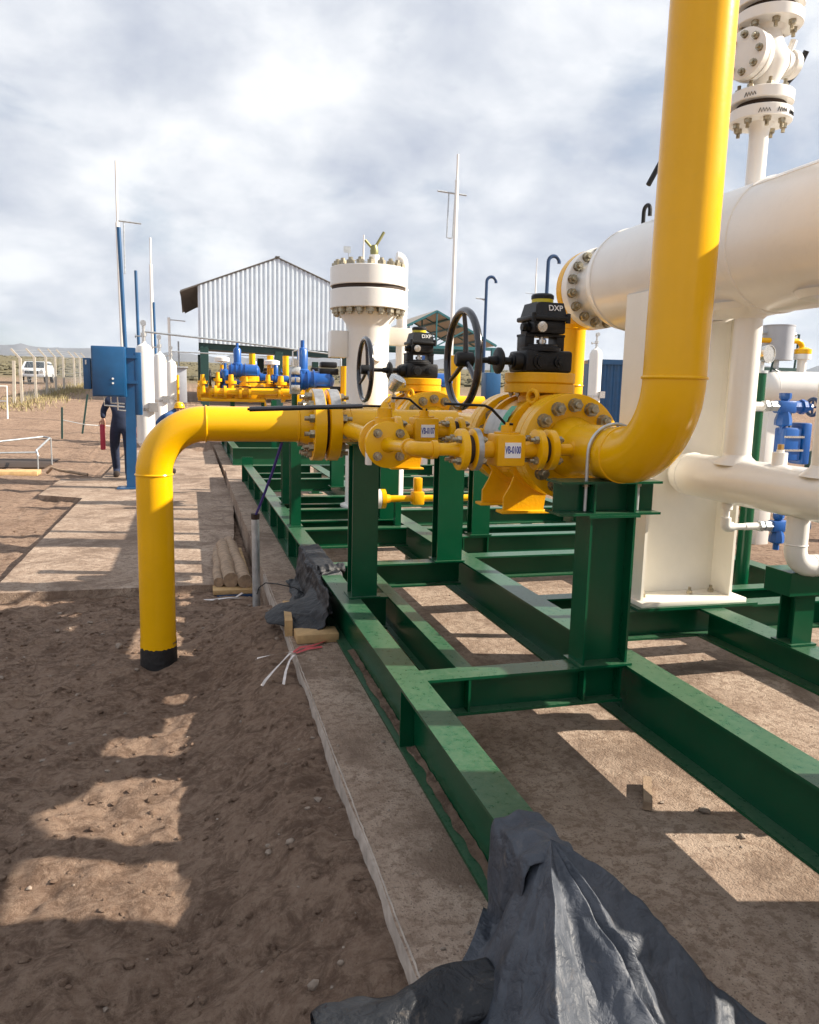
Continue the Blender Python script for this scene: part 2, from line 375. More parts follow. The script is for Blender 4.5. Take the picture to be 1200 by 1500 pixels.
# ================================================================ the setting
def vnoise(x, y, s, seed=0):                          # cheap vectorised value noise
    x = x/s; y = y/s; xi = np.floor(x).astype(int); yi = np.floor(y).astype(int); fx = x-xi; fy = y-yi
    fx = fx*fx*(3-2*fx); fy = fy*fy*(3-2*fy)
    def hsh(i, j):
        h = (i*374761393+j*668265263+seed*1442695041) & 0x7fffffff; h = (h ^ (h >> 13))*1274126177 & 0x7fffffff
        return ((h ^ (h >> 16)) & 0xffff)/65535.
    return (hsh(xi, yi)*(1-fx)+hsh(xi+1, yi)*fx)*(1-fy)+(hsh(xi, yi+1)*(1-fx)+hsh(xi+1, yi+1)*fx)*fy-.5
def soil_h(x, y):
    z = np.full(x.shape, -.088)
    z += .035*vnoise(x, y, .9, 1)+.03*vnoise(x, y, .33, 2)+.036*vnoise(x, y, .14, 3)+.024*vnoise(x, y, .07, 4)
    bk = np.clip((x+.10)/.66, 0, 1); bk = bk*bk*(3-2*bk)*np.clip((6.7-y)/.5, 0, 1)   # soil banked up against the footing
    z += bk*(.232+.05*vnoise(x, y, .3, 9))
    z += .012*vnoise(x, y, .04, 14)*(y < 8)
    rd = np.sqrt((x+.24)**2+(y-5.52)**2)                     # loose earth heaped round the riser foot
    z += .02*np.exp(-((rd-.17)/.10)**2)*(1+1.2*vnoise(x, y, .09, 21))
    z = np.where(x > .64, -.2, z)
    z = np.where((x > 5.5), -.08+.12*vnoise(x, y, .8, 5)+.05*vnoise(x, y, .25, 6), z)
    inwalk = ((x > -1.80) & (x < .68) & (y > 7.42)) | ((x > -2.6) & (x < -1.7) & (y > 13.7) & (y < 17.0))
    z = np.where(inwalk, np.minimum(z, -.07), z)
    return z
def axis(dense0, dense1, step, lo, hi):
    a = list(np.arange(dense0, dense1, step)); g = step*1.12; v = a[-1]
    while v < hi: v += g; a.append(v); g *= 1.12
    g = step*1.12; v = a[0]; pre = []
    while v > lo: v -= g; pre.append(v); g *= 1.12
    return np.array(pre[::-1]+a)
gx = axis(-2.6, .7, .019, -7000, 7000); gy = axis(1.5, 8.0, .021, -60, 9000)
GX, GY = np.meshgrid(gx, gy); D = np.sqrt(GX**2+GY**2)
GZ = soil_h(GX, GY)*np.clip(1-(D-60)/60, 0, 1)+np.interp(D, [0, 22, 30, 40, 50, 63, 100, 1500, 12000], [-.2, -.2, .1, .85, 1.32, 1.72, 3.0, 49.0, 49.0])
GZ += np.clip((D-90)/300, 0, 1)*1.5*vnoise(GX, GY, 90, 8)
nx, ny = len(gx), len(gy); idx = np.arange(nx*ny).reshape(ny, nx)
me = bpy.data.meshes.new('ground'); vs = np.stack([GX.ravel(), GY.ravel(), GZ.ravel()], 1)
q = np.stack([idx[:-1, :-1].ravel(), idx[:-1, 1:].ravel(), idx[1:, 1:].ravel(), idx[1:, :-1].ravel()], 1)
me.from_pydata(vs.tolist(), [], q.tolist()); me.update(); me.shade_smooth(); me.materials.append(SOIL)
go = bpy.data.objects.new('ground', me); COL.objects.link(go); go['kind'] = 'structure'
def ground_z(x, y):
    X = np.array([[x]], float); Y = np.array([[y]], float); return float(soil_h(X, Y)[0, 0])+gz(math.hypot(x, y))

def slab(name, poly, top, th, rough_edge=.012, seed=3):
    pts = []                                         # resample the outline and make its edge uneven
    n = len(poly)
    for i in range(n):
        a, b = Vector(poly[i]), Vector(poly[(i+1) % n]); k = max(2, int((b-a).length/.09)); k = min(k, 130)
        t = (b-a).normalized(); nn = Vector((t.y, -t.x))
        for j in range(k):
            p = a+(b-a)*(j/k); w = (noise.noise(Vector((p.x*2.1, p.y*2.1, seed)))*1.6+noise.noise(Vector((p.x*9, p.y*9, seed)))*.7)*rough_edge if j else 0
            pts.append(p+nn*w)
    m = len(pts); mb = MB()
    mb.add([(p.x, p.y, top) for p in pts], [tuple(range(m))])
    lo = [(p.x, p.y, top-.008) for p in pts]
    inner = []
    mb2v = [(p.x, p.y, top) for p in pts]+[(p.x, p.y, top-th) for p in pts]
    mb.add(mb2v, [(i, (i+1) % m, m+(i+1) % m, m+i) for i in range(m)])
    return struct(name, mb, CON, smooth=False)
slab('concrete_slab', [(1.16, -1.2), (5.4, -1.2), (5.4, 16.8), (1.16, 16.8)], -.2, .35, .007)
slab('footing_strip', [(.59, .6), (1.155, .6), (1.155, 16.8), (.70, 16.8), (.66, 14.9)], 0.0, .45, .006)
slab('walkway', [(-1.75, 7.48), (.34, 7.48), (.53, 10.3), (.66, 12.9), (.67, 33), (-1.75, 33), (-1.75, 16.8), (-2.5, 16.8), (-2.5, 14.3), (-1.75, 13.85)], -.2, .13, .006)
slab('far_slab', [(.745, 16.83), (5.8, 16.83), (5.8, 30), (.745, 30)], -.212, .15)

lipv = []; n = 240                                      # pale clean lip along the slab edge
for i in range(n+1):
    y = .6+6.4*i/n; w = (noise.noise(Vector((.665*2.1, y*2.1, 3)))*1.6+noise.noise(Vector((.665*9, y*9, 3)))*.7)*.007
    x = .59+.0049*(y-.6); e = .004*noise.noise(Vector((y*2.5, 2, 0)))+.005*noise.noise(Vector((y*19, 4, 0)))
    lipv += [(x-.007+e*.5, y, -.12), (x-.006+e*.5, y, -.004+e*.3), (x+.010+e, y, .0022)]
lipo = part('edge_lip', MB().add(lipv, [(3*i+j, 3*i+j+1, 3*i+j+4, 3*i+j+3) for i in range(n) for j in range(2)]), mat('pale_concrete', (.33, .28, .24), .9, var=.3, scale=12, bump=.5), bpy.data.objects['footing_strip'], ang=180)
# distant mountains, one range behind the plain
mv, mf = [], []
K = 260
for i in range(K+1):
    a = R_(-60)+R_(110)*i/K; d = 5600
    h = 235+60*noise.noise(Vector((i*.045, 0, 0)))+38*noise.noise(Vector((i*.16, 3, 0)))+16*noise.noise(Vector((i*.5, 5, 0)))
    for t in range(6):
        hh = [0, .35, .6, .8, .93, 1.0][t]; dd = d+900*hh
        mv.append((dd*math.sin(a), dd*math.cos(a), 20+(h-20)*hh*(dd/d)+14*noise.noise(Vector((i*.35, t*1.7, 2)))*(t > 0)))
for i in range(K):
    for t in range(5): mf.append((i*6+t, (i+1)*6+t, (i+1)*6+t+1, i*6+t+1))
MTN = mat('mountain_rock', (.10, .10, .11), .95, var=.35, scale=.004)
struct('mountains', MB().add(mv, mf), MTN, ang=180)

# scrub on the plain: low bushes nobody could count
sv, sf = [], []
for k in range(5200):
    d = 85*math.exp(random.random()*2.7); a = R_(-48)+R_(100)*random.random()
    x, y = d*math.sin(a), d*math.cos(a)
    if -7.2 < x < 24 and y < 70: continue
    z = gz(d)-.1; w = random.uniform(.3, .9)*(1+d/600); h = random.uniform(.2, .5)*(1+d/900); o = len(sv); n = 7
    for ring, (hh, rr) in enumerate(((0, .7), (.45, 1.0), (.85, .6))):
        for j in range(n):
            t = 6.283*j/n+ring; r = w*rr*random.uniform(.6, 1.15); sv.append((x+r*math.cos(t), y+r*math.sin(t), z+h*hh*random.uniform(.75, 1.25)))
    sv.append((x, y, z+h))
    for r in range(2):
        for j in range(n): sf.append((o+r*n+j, o+r*n+(j+1) % n, o+(r+1)*n+(j+1) % n, o+(r+1)*n+j))
    for j in range(n): sf.append((o+2*n+j, o+2*n+(j+1) % n, o+3*n))
SCR = mat('scrub_leaves', (.10, .088, .05), .9, var=.5, scale=.6)
s_ = struct('scrub', MB().add(sv, sf), SCR, kind='stuff', smooth=False); s_['label'] = 'low olive scrub covering the plain behind the fence'; s_['category'] = 'scrub'

# pebbles and clods on soil and slab
def rock(mb, x, y, z, r, k=9):
    bm = bmesh.new(); bmesh.ops.create_icosphere(bm, subdivisions=1, radius=r)
    sx_, sy_, sz_ = random.uniform(.7, 1.3), random.uniform(.7, 1.3), random.uniform(.5, .8); ro = random.random()*6
    for v in bm.verts:
        c = v.co*random.uniform(.78, 1.15); xx, yy = c.x*sx_, c.y*sy_
        v.co = Vector((x+xx*math.cos(ro)-yy*math.sin(ro), y+xx*math.sin(ro)+yy*math.cos(ro), z+c.z*sz_+r*.25))
    bm.verts.index_update(); mb.add([v.co for v in bm.verts], [[v.index for v in f.verts] for f in bm.faces]); bm.free()
mb = MB()
CLOD = mb; clod = MB()
for k in range(5200):
    if k < 4800: x, y = random.uniform(-2.9, .62), random.uniform(1.4, 7.4)
    else: x, y = random.uniform(-5.6, -1.9), random.uniform(7.6, 15.6)
    r = .004+.017*random.random()**3
    rock(mb if k % 12 == 0 else clod, x, y, ground_z(x, y)-.002, r)
for k in range(330):
    x = random.choice((random.gauss(.74, .07), random.uniform(1.1, 2.3), random.uniform(2.4, 3.8))); y = random.uniform(1.5, 6.7)
    if x < .61 or .9 < x < 1.2: continue
    rock(mb, x, y, -.2 if x > 1.16 else 0, .003+.009*random.random()**4)
p_ = struct('pebbles', mb, STO, kind='stuff', ang=50); p_['label'] = 'small pebbles and clods scattered over soil and slab'; p_['category'] = 'pebbles'
p_ = struct('soil_clods', clod, SOIL, kind='stuff', ang=50); p_['label'] = 'small brown earth clods strewn over the bare soil'; p_['category'] = 'clods'
STONES = [((-.54, 5.97), .036, 'pale elongated stone on the soil left of the yellow riser base'),
          ((.35, 2.84), .022, 'grey stone on shaded soil close to the slab edge, farthest of the three there'),
          ((.335, 2.13), .020, 'round grey stone on soil, left of the white stone near the slab edge'),
          ((.42, 2.14), .017, 'pale pointed stone on soil nearest the slab edge in the foreground'),
          ((2.22, 2.80), .027, 'grey stone casting a shadow on the sunlit slab right of the wooden peg'),
          ((2.25, 2.58), .018, 'small brown stone on the sunlit slab by the main green beam')]
for (xy, r, lab) in STONES:
    mb = MB(); zz_ = ground_z(*xy) if xy[0] < .6 else -.2
    rock(mb, xy[0], xy[1], zz_, r); solo('stone', mb, STO, lab, 'stone', (xy[0], xy[1], zz_), ang=60)

# ================================================================ the green skid
SK = thing('steel_skid', 'dark green welded steel skid frame of I-beams carrying the yellow valves', 'skid', (0.985, 1.2, 0))
B0, BT = .004, .31
def beam_y(xc, w, y0, y1, z0=B0, z1=BT): return part('beam', ibeam((xc, y0, (z0+z1)/2), (xc, y1, (z0+z1)/2), w, z1-z0), GRN, SK, smooth=False)
CB = .115
def beam_x(yc, w, x0, x1, z0=CB, z1=BT): return part('beam', ibeam((x0, yc, (z0+z1)/2), (x1, yc, (z0+z1)/2), w, z1-z0), GRN, SK, smooth=False)
def plate(a, b, name='stiffener'): return part(name, MB().box(a, b), GRN, SK, smooth=False)
beam_y(.985, .145, 1.88, 14.28)
beam_y(2.19, .16, .7, 14.28)
beam_y(1.295, .085, 3.503, 5.845, .06, BT-.003)
beam_y(3.27, .17, .7, 4.235, CB, BT-.004)
beam_y(4.53, .14, .7, 14.28)
XL0, XL1 = 1.0585, 2.1095
beam_x(3.43, .14, XL0, XL1, CB, BT-.002)
beam_x(5.92, .14, XL0, XL1, CB, BT-.002)
for y in (7.55, 8.85, 9.95, 12.0, 14.2): beam_x(y, .13, XL0, XL1, CB, BT-.002)
for y, w in ((8.08, .09), (9.3, .09), (12.9, .09)): beam_x(y, w, XL0, XL1, .1, BT-.01)
beam_x(4.31, .15, 2.2715, 4.458, CB, BT-.002)
beam_x(4.68, .12, 2.2715, 4.458, CB, BT-.002)
for y in (6.98, 7.45, 8.7, 10.2, 12.2, 14.2): beam_x(y, .13, 2.2715, 4.458, CB, BT-.002)
beam_x(4.95, .11, 1.0585, 1.2515, .08, BT-.004)
# web stiffeners
for y in (3.30, 6.55, 6.95, 7.6, 8.6, 9.4, 10.6, 11.8, 13): plate((.9145, y, B0+.0145), (.9795, y+.012, BT-.0145))
for x in (1.27, 1.885, 2.085): plate((x, 3.362, CB+.0145), (x+.012, 3.4245, BT-.0165))
for x in (2.5, 2.75): plate((x, 6.915, CB+.0145), (x+.012, 6.974, BT-.0165))
plate((.885, 14.285, -.19), (1.085, 14.30, .45), 'end_plate')
# steel feet between the beams and the slab
for x, w in ((2.19, .16), (4.53, .14)):
    for y in (1.0, 7.55, 9.95, 12.0, 14.1):
        f_ = part('support_foot', MB().box((x-w*.42, y-.07, -.186), (x+w*.42, y+.07, B0-.001), .004), GRN, SK, smooth=False)
        part('foot_plate', MB().box((x-w*.75, y-.12, -.2), (x+w*.75, y+.12, -.187)), GRN, f_, smooth=False)
for y0, y1 in ((1.95, 3.29), (3.32, 4.7)):
    n = int((y1-y0)/.022); vs = []
    for i in range(n+1):
        y = y0+(y1-y0)*i/n; w = .018+.034*max(0, .5+.9*noise.noise(Vector((y*3.1, 1, 0)))+.4*noise.noise(Vector((y*11, 1, 5))))
        for j in range(6):
            u = j/5; x = .9775-w*u; h = (.016+.012*noise.noise(Vector((y*14, u*3, 2)))+.008*noise.noise(Vector((y*40, u*7, 2))))*(1-u*.75)*(1 if 0 < i < n else 0)
            vs.append((x, y, B0+.0145+max(.001, h)))
    k_ = part('caked_soil', MB().add(vs, [(6*i+j, 6*i+j+1, 6*i+j+7, 6*i+j+6) for i in range(n) for j in range(5)]), SOIL, SK, 'grey brown earth caked on the bottom flange of the left beam', ang=180)
# posts: H sections
def post(xc, yc, w, dpt, z0, z1, turn=False, lab=None):
    h = (1, 0, 0) if turn else (0, 1, 0)
    p = part('post', ibeam((xc, yc, z0+.012), (xc, yc, z1-.012), dpt if turn else w, w if turn else dpt, .012, .009, h), GRN, SK, lab, smooth=False)
    part('base_plate', MB().box((xc-w/2-.02, yc-dpt/2-.02, z0+.001), (xc+w/2+.02, yc+dpt/2+.02, z0+.012)), GRN, p, smooth=False)
    part('cap_plate', MB().box((xc-w/2-.015, yc-dpt/2-.015, z1-.012), (xc+w/2+.015, yc+dpt/2+.015, z1)), GRN, p, smooth=False)
    return p
post(1.995, 3.435, .25, .15, BT, 1.083, True)
post(1.085, 4.95, .17, .15, BT, 1.325)
post(.995, 7.7, .10, .12, BT, 1.30)
post(1.1, 9.3, .12, .12, BT, 1.25)
post(2.0, 5.92, .21, .15, BT, 1.245)
post(2.02, 8.0, .20, .15, BT, 1.25)
post(2.68, 7.0, .18, .14, BT, 1.2)
post(3.27, 3.50, .13, .12, BT-.003, .60)
post(3.27, 2.45, .20, .14, BT-.003, .72)  # unseen post, added to throw a shadow band across the slab
part('bracket', MB().box((3.05, 2.36, .722), (3.5, 2.54, .80), .004), GRN, SK, smooth=False)  # unseen bracket on that post, widens the shadow band
post(1.5, 12.0, .14, .14, BT, 1.3)
post(2.0, 10.9, .18, .14, BT, 1.25)
# saddle bracket on the front post
br = part('bracket', ibeam((1.70, 3.435, 1.166), (2.25, 3.435, 1.166), .17, .166, .012, .009), GRN, SK, smooth=False)
for x in (1.88, 2.1): part('stiffener', MB().box((x, 3.352, 1.0955), (x+.01, 3.429, 1.2365)), GRN, br, smooth=False)
part('bracket', MB().box((3.12, 3.40, .602), (3.55, 3.60, .735), .004), GRN, SK, smooth=False)
part('pedestal_plate', MB().box((2.72, 4.215, BT), (3.62, 4.75, BT+.018)), GRN, SK, smooth=False)
part('pedestal_plate', MB().box((2.72, 1.30, BT), (3.62, 1.88, BT+.018)), GRN, SK, smooth=False)  # plate under the unseen near pedestal that is added for shade

# ================================================================ yellow piping: left riser
RX, LY, LZ, PR = -.24, 5.52, 1.413, .120
t = thing('riser_pipe', 'yellow pipe rising from the soil and bending over to the valve skid', 'pipe', (RX, LY, -.29))
RB = .345
path = [(RX, LY, -.11), (RX, LY, .5), (RX, LY, LZ-RB)]+arc((RX+RB, LY, LZ-RB), (-1, 0, 0), (0, 0, 1), RB, 0, math.pi/2, 14)[1:]+[(.33, LY, LZ), (.74, LY, LZ)]
part('pipe', MB().tube(path, PR, 40), YEL, t)
part('pipe_wrap', MB().tube([(RX, LY, -.55), (RX, LY, -.22), (RX+.002, LY, -.10)], [PR+.006, PR+.005, PR+.001], 40), WRAPB, t, 'black tape wrapped round the foot of the riser')
mb = MB()                                             # ragged lower edge of the yellow paint
n = 90; vs = []; 
for j in range(n):
    a = 2*math.pi*j/n; zl = -.135+.010*noise.noise(Vector((j*.35, 1, 0)))+.008*noise.noise(Vector((j*.9, 4, 0)))
    vs += [(RX+(PR+.0035)*math.cos(a), LY+(PR+.0035)*math.sin(a), zl), (RX+(PR+.0015)*math.cos(a), LY+(PR+.0015)*math.sin(a), -.075)]
mb.add(vs, [(2*j, 2*((j+1) % n), 2*((j+1) % n)+1, 2*j+1) for j in range(n)]); part('paint_edge', mb, YEL, t)
for c, d in (((RX, LY, LZ-RB), (0, 0, 1)), ((RX+RB, LY, LZ), (1, 0, 0)), ((.73, LY, LZ), (1, 0, 0))):
    part('weld_seam', MB().torus(c, d, PR, .0075, 40, 8), YEL, t)
fl = flange(t, (.82, LY, LZ), (1, 0, 0), PR, .252, .083, 12, .033, hub=.09, mesh=STUD)
part('gasket', MB().lathe((.903, LY, LZ), (1, 0, 0), [(0, .19), (.025, .19)], 40), RUB, t)
WR = mat('silver_tape', (.36, .36, .36), .35, .6, var=.3, scale=20)
for x0 in (.819, .928):                               # silver tape on the flange rims, upper half
    pts = []; mbt = MB(); a0 = -.35
    for rr in (.2285, .2295):
        pass
    vs = []; nn = 16
    for j in range(nn+1):
        a = R_(30)+R_(75)*j/nn
        y_, z_ = LY-.2545*math.cos(a), LZ+.2545*math.sin(a); vs += [(x0+.006, y_, z_), (x0+.076, y_, z_)]
    mbt.add(vs, [(2*j, 2*j+1, 2*j+3, 2*j+2) for j in range(nn)]); part('tape', mbt, WR, t)

# manifold run on the skid that the riser feeds
AX, AZ, AR = 2.0, 1.382, .132
t = thing('manifold_pipe', 'yellow cross pipe from the big flange pair into the main valve line', 'pipe', (1.3, LY, LZ))
flange(t, (1.011, LY, LZ), (-1, 0, 0), PR, .252, .083, 12, .033, hub=.09, mesh=STUD)
part('pipe', MB().tube([(1.09, LY, LZ), (1.90, LY, LZ)], PR, 40), YEL, t)
for x in (1.10, 1.36, 1.38): part('weld_seam', MB().torus((x, LY, LZ), (1, 0, 0), PR, .005, 40, 8), YEL, t)
part('branch_pipe', MB().tube([(1.06, LY-.05, LZ-.02), (1.06, 4.40, 1.375)], .055, 24), YEL, t)
part('instrument_tap', MB().tube([(1.42, LY, LZ+PR-.01), (1.42, LY, LZ+PR+.05)], .017, 16), YEL, t)

# temperature transmitter on the cross pipe
t = thing('temperature_transmitter', 'silver instrument head on a stem above the yellow cross pipe', 'transmitter', (1.42, LY, LZ+PR+.05))
z0 = LZ+PR+.05
part('stem', MB().lathe((1.42, LY, z0), (0, 0, 1), [(0, .018), (.03, .018), (.03, .024), (.055, .024), (.055, .012), (.075, .012), (.075, .022), (.10, .022)], 6), STL, t, ang=20)
part('head', MB().lathe((1.41, LY-.03, z0+.10), (.35, -.35, .8), [(-.02, .02), (0, .045), (.05, .052), (.055, .06), (.085, .06), (.095, .045), (.10, .001)], 20), STL, t)
part('cable_gland', MB().lathe((1.44, LY, z0+.125), (1, .1, 0), [(0, .025), (.04, .025), (.04, .018), (.07, .018)], 12), STL, t)

# lever ball valve on the branch
def lever(parent, pts, r, grip=None):
    l = part('lever', MB().tube(pts, r, 10), BLK, parent)
    if grip: part('grip', MB().tube(grip, r*1.9, 12), BLG, l)
t = thing('ball_valve', 'small yellow ball valve with round bolted flange and very long black lever', 'valve', (1.06, 4.3, 1.36))
flange(t, (1.06, 4.40, 1.372), (0, -1, 0), .055, .13, .034, 4, .026, hub=.03, bolts=False)
part('body', MB().lathe((1.06, 4.365, 1.37), (0, -1, 0), [(0, .09), (.03, .11), (.1, .11), (.13, .09)], 28), YED, t)
flange(t, (1.06, 4.235, 1.365), (0, -1, 0), .05, .13, .036, 4, .026, bside=1, rb=.09)
part('bonnet', MB().lathe((1.06, 4.30, 1.45), (0, 0, 1), [(0, .06), (.06, .055), (.065, .042), (.115, .042), (.12, .03), (.15, .012)], 20), YED, t)
lever(t, [(1.09, 4.30, 1.575), (.95, 4.30, 1.575), (.30, 4.32, 1.545)], .007, [(.93, 4.30, 1.5735), (.31, 4.32, 1.5455)])
part('stop_block', MB().cbox((.955, 4.235, 1.30), (.03, .05, .10), .004), WHT, t)

# front bypass with the tagged ball valve
BY, BZ = 3.6, 1.385
t = thing('bypass_line', 'small yellow bypass pipe with elbow running to the main yellow elbow', 'pipe', (1.4, BY, BZ))
pp = [(1.0, 4.2, 1.365), (1.0, 4.0, 1.37)]+[(1.0, 3.72, BZ)]
part('outlet', MB().tube([(1.06, 4.199, 1.365), (1.06, 4.15, 1.366), (1.045, 3.70, BZ)], [.045, .031, .029], 24), YEL, t)
part('elbow', MB().tube([(1.047, 3.735, BZ), (1.047, 3.715, BZ), (1.047, 3.714, BZ)]+arc((1.115, 3.668, BZ), (-1, 0, 0), (0, -1, 0), .068, 0, math.pi/2, 8)+[(1.122, BY, BZ), (1.123, BY, BZ), (1.15, BY, BZ)], [.044, .044, .036]+[.036]*9+[.036, .044, .044], 24), YED, t)
part('pipe', MB().tube([(1.13, BY, BZ), (1.215, BY, BZ)], .031, 24), YEL, t)
part('pipe', MB().tube([(1.80, BY, BZ), (1.90, BY, BZ)], .031, 24), YEL, t)
part('weldolet', MB().lathe((1.865, BY, BZ), (1, 0, 0), [(0, .034), (.01, .045), (.035, .045), (.05, .07), (.07, .075)], 24), YED, t)
f1 = flange(t, (1.255, BY, BZ), (1, 0, 0), .031, .102, .04, 4, .021, hub=.04, mesh=STUD)
f2 = flange(t, (1.765, BY, BZ), (-1, 0, 0), .031, .102, .04, 4, .021, hub=.04, mesh=NUT)
part('gasket', MB().lathe((1.295, BY, BZ), (1, 0, 0), [(0, .07), (.03, .07)], 24), RUB, t)
part('gasket', MB().lathe((1.697, BY, BZ), (1, 0, 0), [(0, .07), (.028, .07)], 24), RUB, t)
def tagged_valve(name, label, y, z, x0, x1, w, tag, rf, tagcol):
    xc = (x0+x1)/2; t = thing(name, label, 'valve', (xc, y, z))
    f = flange(t, (x0+.036, y, z), (-1, 0, 0), .03, rf, .036, 4, .019, hub=.03, mesh=NUT)
    flange(t, (x1-.036, y, z), (1, 0, 0), .03, rf, .036, 4, .021, hub=.03, mesh=STUD)
    part('body', MB().cbox((xc, y, z), (w, w*1.0, w*1.05), .012), YED, t)
    part('neck', MB().tube([(x0+.03, y, z), (x1-.03, y, z)], .042, 20), YED, t)
    part('bonnet', MB().lathe((xc, y, z+w*.5), (0, 0, 1), [(0, w*.42), (.012, w*.42), (.012, .03), (.045, .028), (.045, .012), (.06, .012)], 20), YED, t)
    part('bottom_plug', MB().lathe((xc, y, z-w*.52), (0, 0, -1), [(0, .045), (.015, .045), (.015, .02), (.03, .02)], 8), YED, t, ang=20)
    tg = part('tag', MB().cbox((xc+.005, y-w*.5-.0015, z+.002), (w*.56, .003, w*.5), .0), LBL, t, 'white tag with blue print')
    lettering(tag, w*.34, INK, tg, (xc+.005, y-w*.5-.0035, z+.002), (1, 0, 0), (0, 0, 1), .46)
    return t, xc
t, xc = tagged_valve('ball_valve', 'small yellow ball valve with white tag VB-0100 and bent black lever', BY, BZ, 1.325, 1.697, .15, 'VB-0100', .102, INK)
zt = BZ+.075+.05
lever(t, [(xc+.03, BY, zt), (xc-.01, BY, zt+.004), (xc-.085, BY, zt+.075), (xc-.12, BY, zt+.09), (xc-.33, BY, zt+.095)], .0068)
part('name_plate', MB().lathe((1.333, BY, BZ), (1, 0, 0), [(0, .1035), (.026, .1035)], 40), WR, t, 'silver plate strip round the flange rim')
t, xc = tagged_valve('ball_valve', 'small yellow ball valve with white tag VB-0107 behind the round bolted flange', 4.5, 1.43, 1.17, 1.53, .15, 'VB-0107', .085, INK)
zt = 1.43+.125
lever(t, [(xc+.02, 4.5, zt), (xc-.02, 4.5, zt+.005), (xc-.09, 4.5, zt+.06), (xc-.12, 4.5, zt+.065), (xc-.20, 4.5, zt+.066)], .0068)
t = thing('bypass_line', 'short yellow pipe stub with flange from the VB-0107 valve to the big valve body', 'pipe', (1.7, 4.5, 1.43))
part('pipe', MB().tube([(1.60, 4.5, 1.43), (1.86, 4.5, 1.41)], .03, 20), YEL, t)
flange(t, (1.596, 4.5, 1.43), (-1, 0, 0), .03, .085, .036, 4, .019, hub=.03)
part('gasket', MB().lathe((1.532, 4.5, 1.43), (1, 0, 0), [(0, .06), (.028, .06)], 24), RUB, t)

# ================================================================ main line
t = thing('tall_riser_pipe', 'tall thick yellow riser pipe with elbow standing on the green bracket', 'pipe', (AX, 3.1, AZ))
ER = .36; RY = 2.95
path = [(AX, 3.78, AZ), (AX, 3.5, AZ), (AX, RY+ER, AZ)]+arc((AX, RY+ER, AZ+ER), (0, 0, -1), (0, -1, 0), ER, 0, math.pi/2, 16)[1:]+[(AX+.005, RY-.003, 2.6), (AX+.012, RY-.006, 4.6)]
part('pipe', MB().tube(path, AR, 48), YEL, t)
part('weld_seam', MB().torus((AX, RY, AZ+ER), (0, 0, 1), AR, .008, 48, 8), YEL, t)
part('weld_seam', MB().torus((AX, RY+ER+.005, AZ), (0, 1, 0), AR, .006, 48, 8), YEL, t)
flange(t, (AX, 3.845, AZ), (0, 1, 0), AR, .288, .07, 14, .039, hub=.13, rb=.226)
# U-bolt clamp over the elbow
ub = [(AX-AR-.012, 3.40, 1.10), (AX-AR-.012, 3.40, 1.3)]+arc((AX, 3.40, AZ), (-1, 0, 0), (0, 0, 1), AR+.012, 0, math.pi, 20)+[(AX+AR+.012, 3.40, 1.3), (AX+AR+.012, 3.40, 1.10)]
u = solo('u_bolt', MB().tube(ub, .0085, 10), GLV, 'galvanised U-bolt clamping the tall riser elbow to the bracket', 'clamp', (AX, 3.4, 1.24))
for sx_ in (-1, 1):
    inst('nut', NUT, u, (AX+sx_*(AR+.012), 3.40, 1.236), (0, 0, -1), .017)
# main line pipe beyond the first valve
t = thing('main_pipe', 'thick yellow main pipe running back between the two large valves', 'pipe', (AX, 5.5, AZ))
flange(t, (AX, 4.755, AZ), (0, -1, 0), AR, .288, .07, 14, .039, hub=.12, rb=.226)
part('pipe', MB().tube([(AX, 4.87, AZ), (AX, 6.30, AZ)], AR, 40), YEL, t)
flange(t, (AX, 6.385, AZ), (0, 1, 0), AR, .288, .07, 14, .039, hub=.12, rb=.226)
part('saddle', MB().cbox((AX, 5.92, 1.25), (.16, .12, .02)), YED, t)

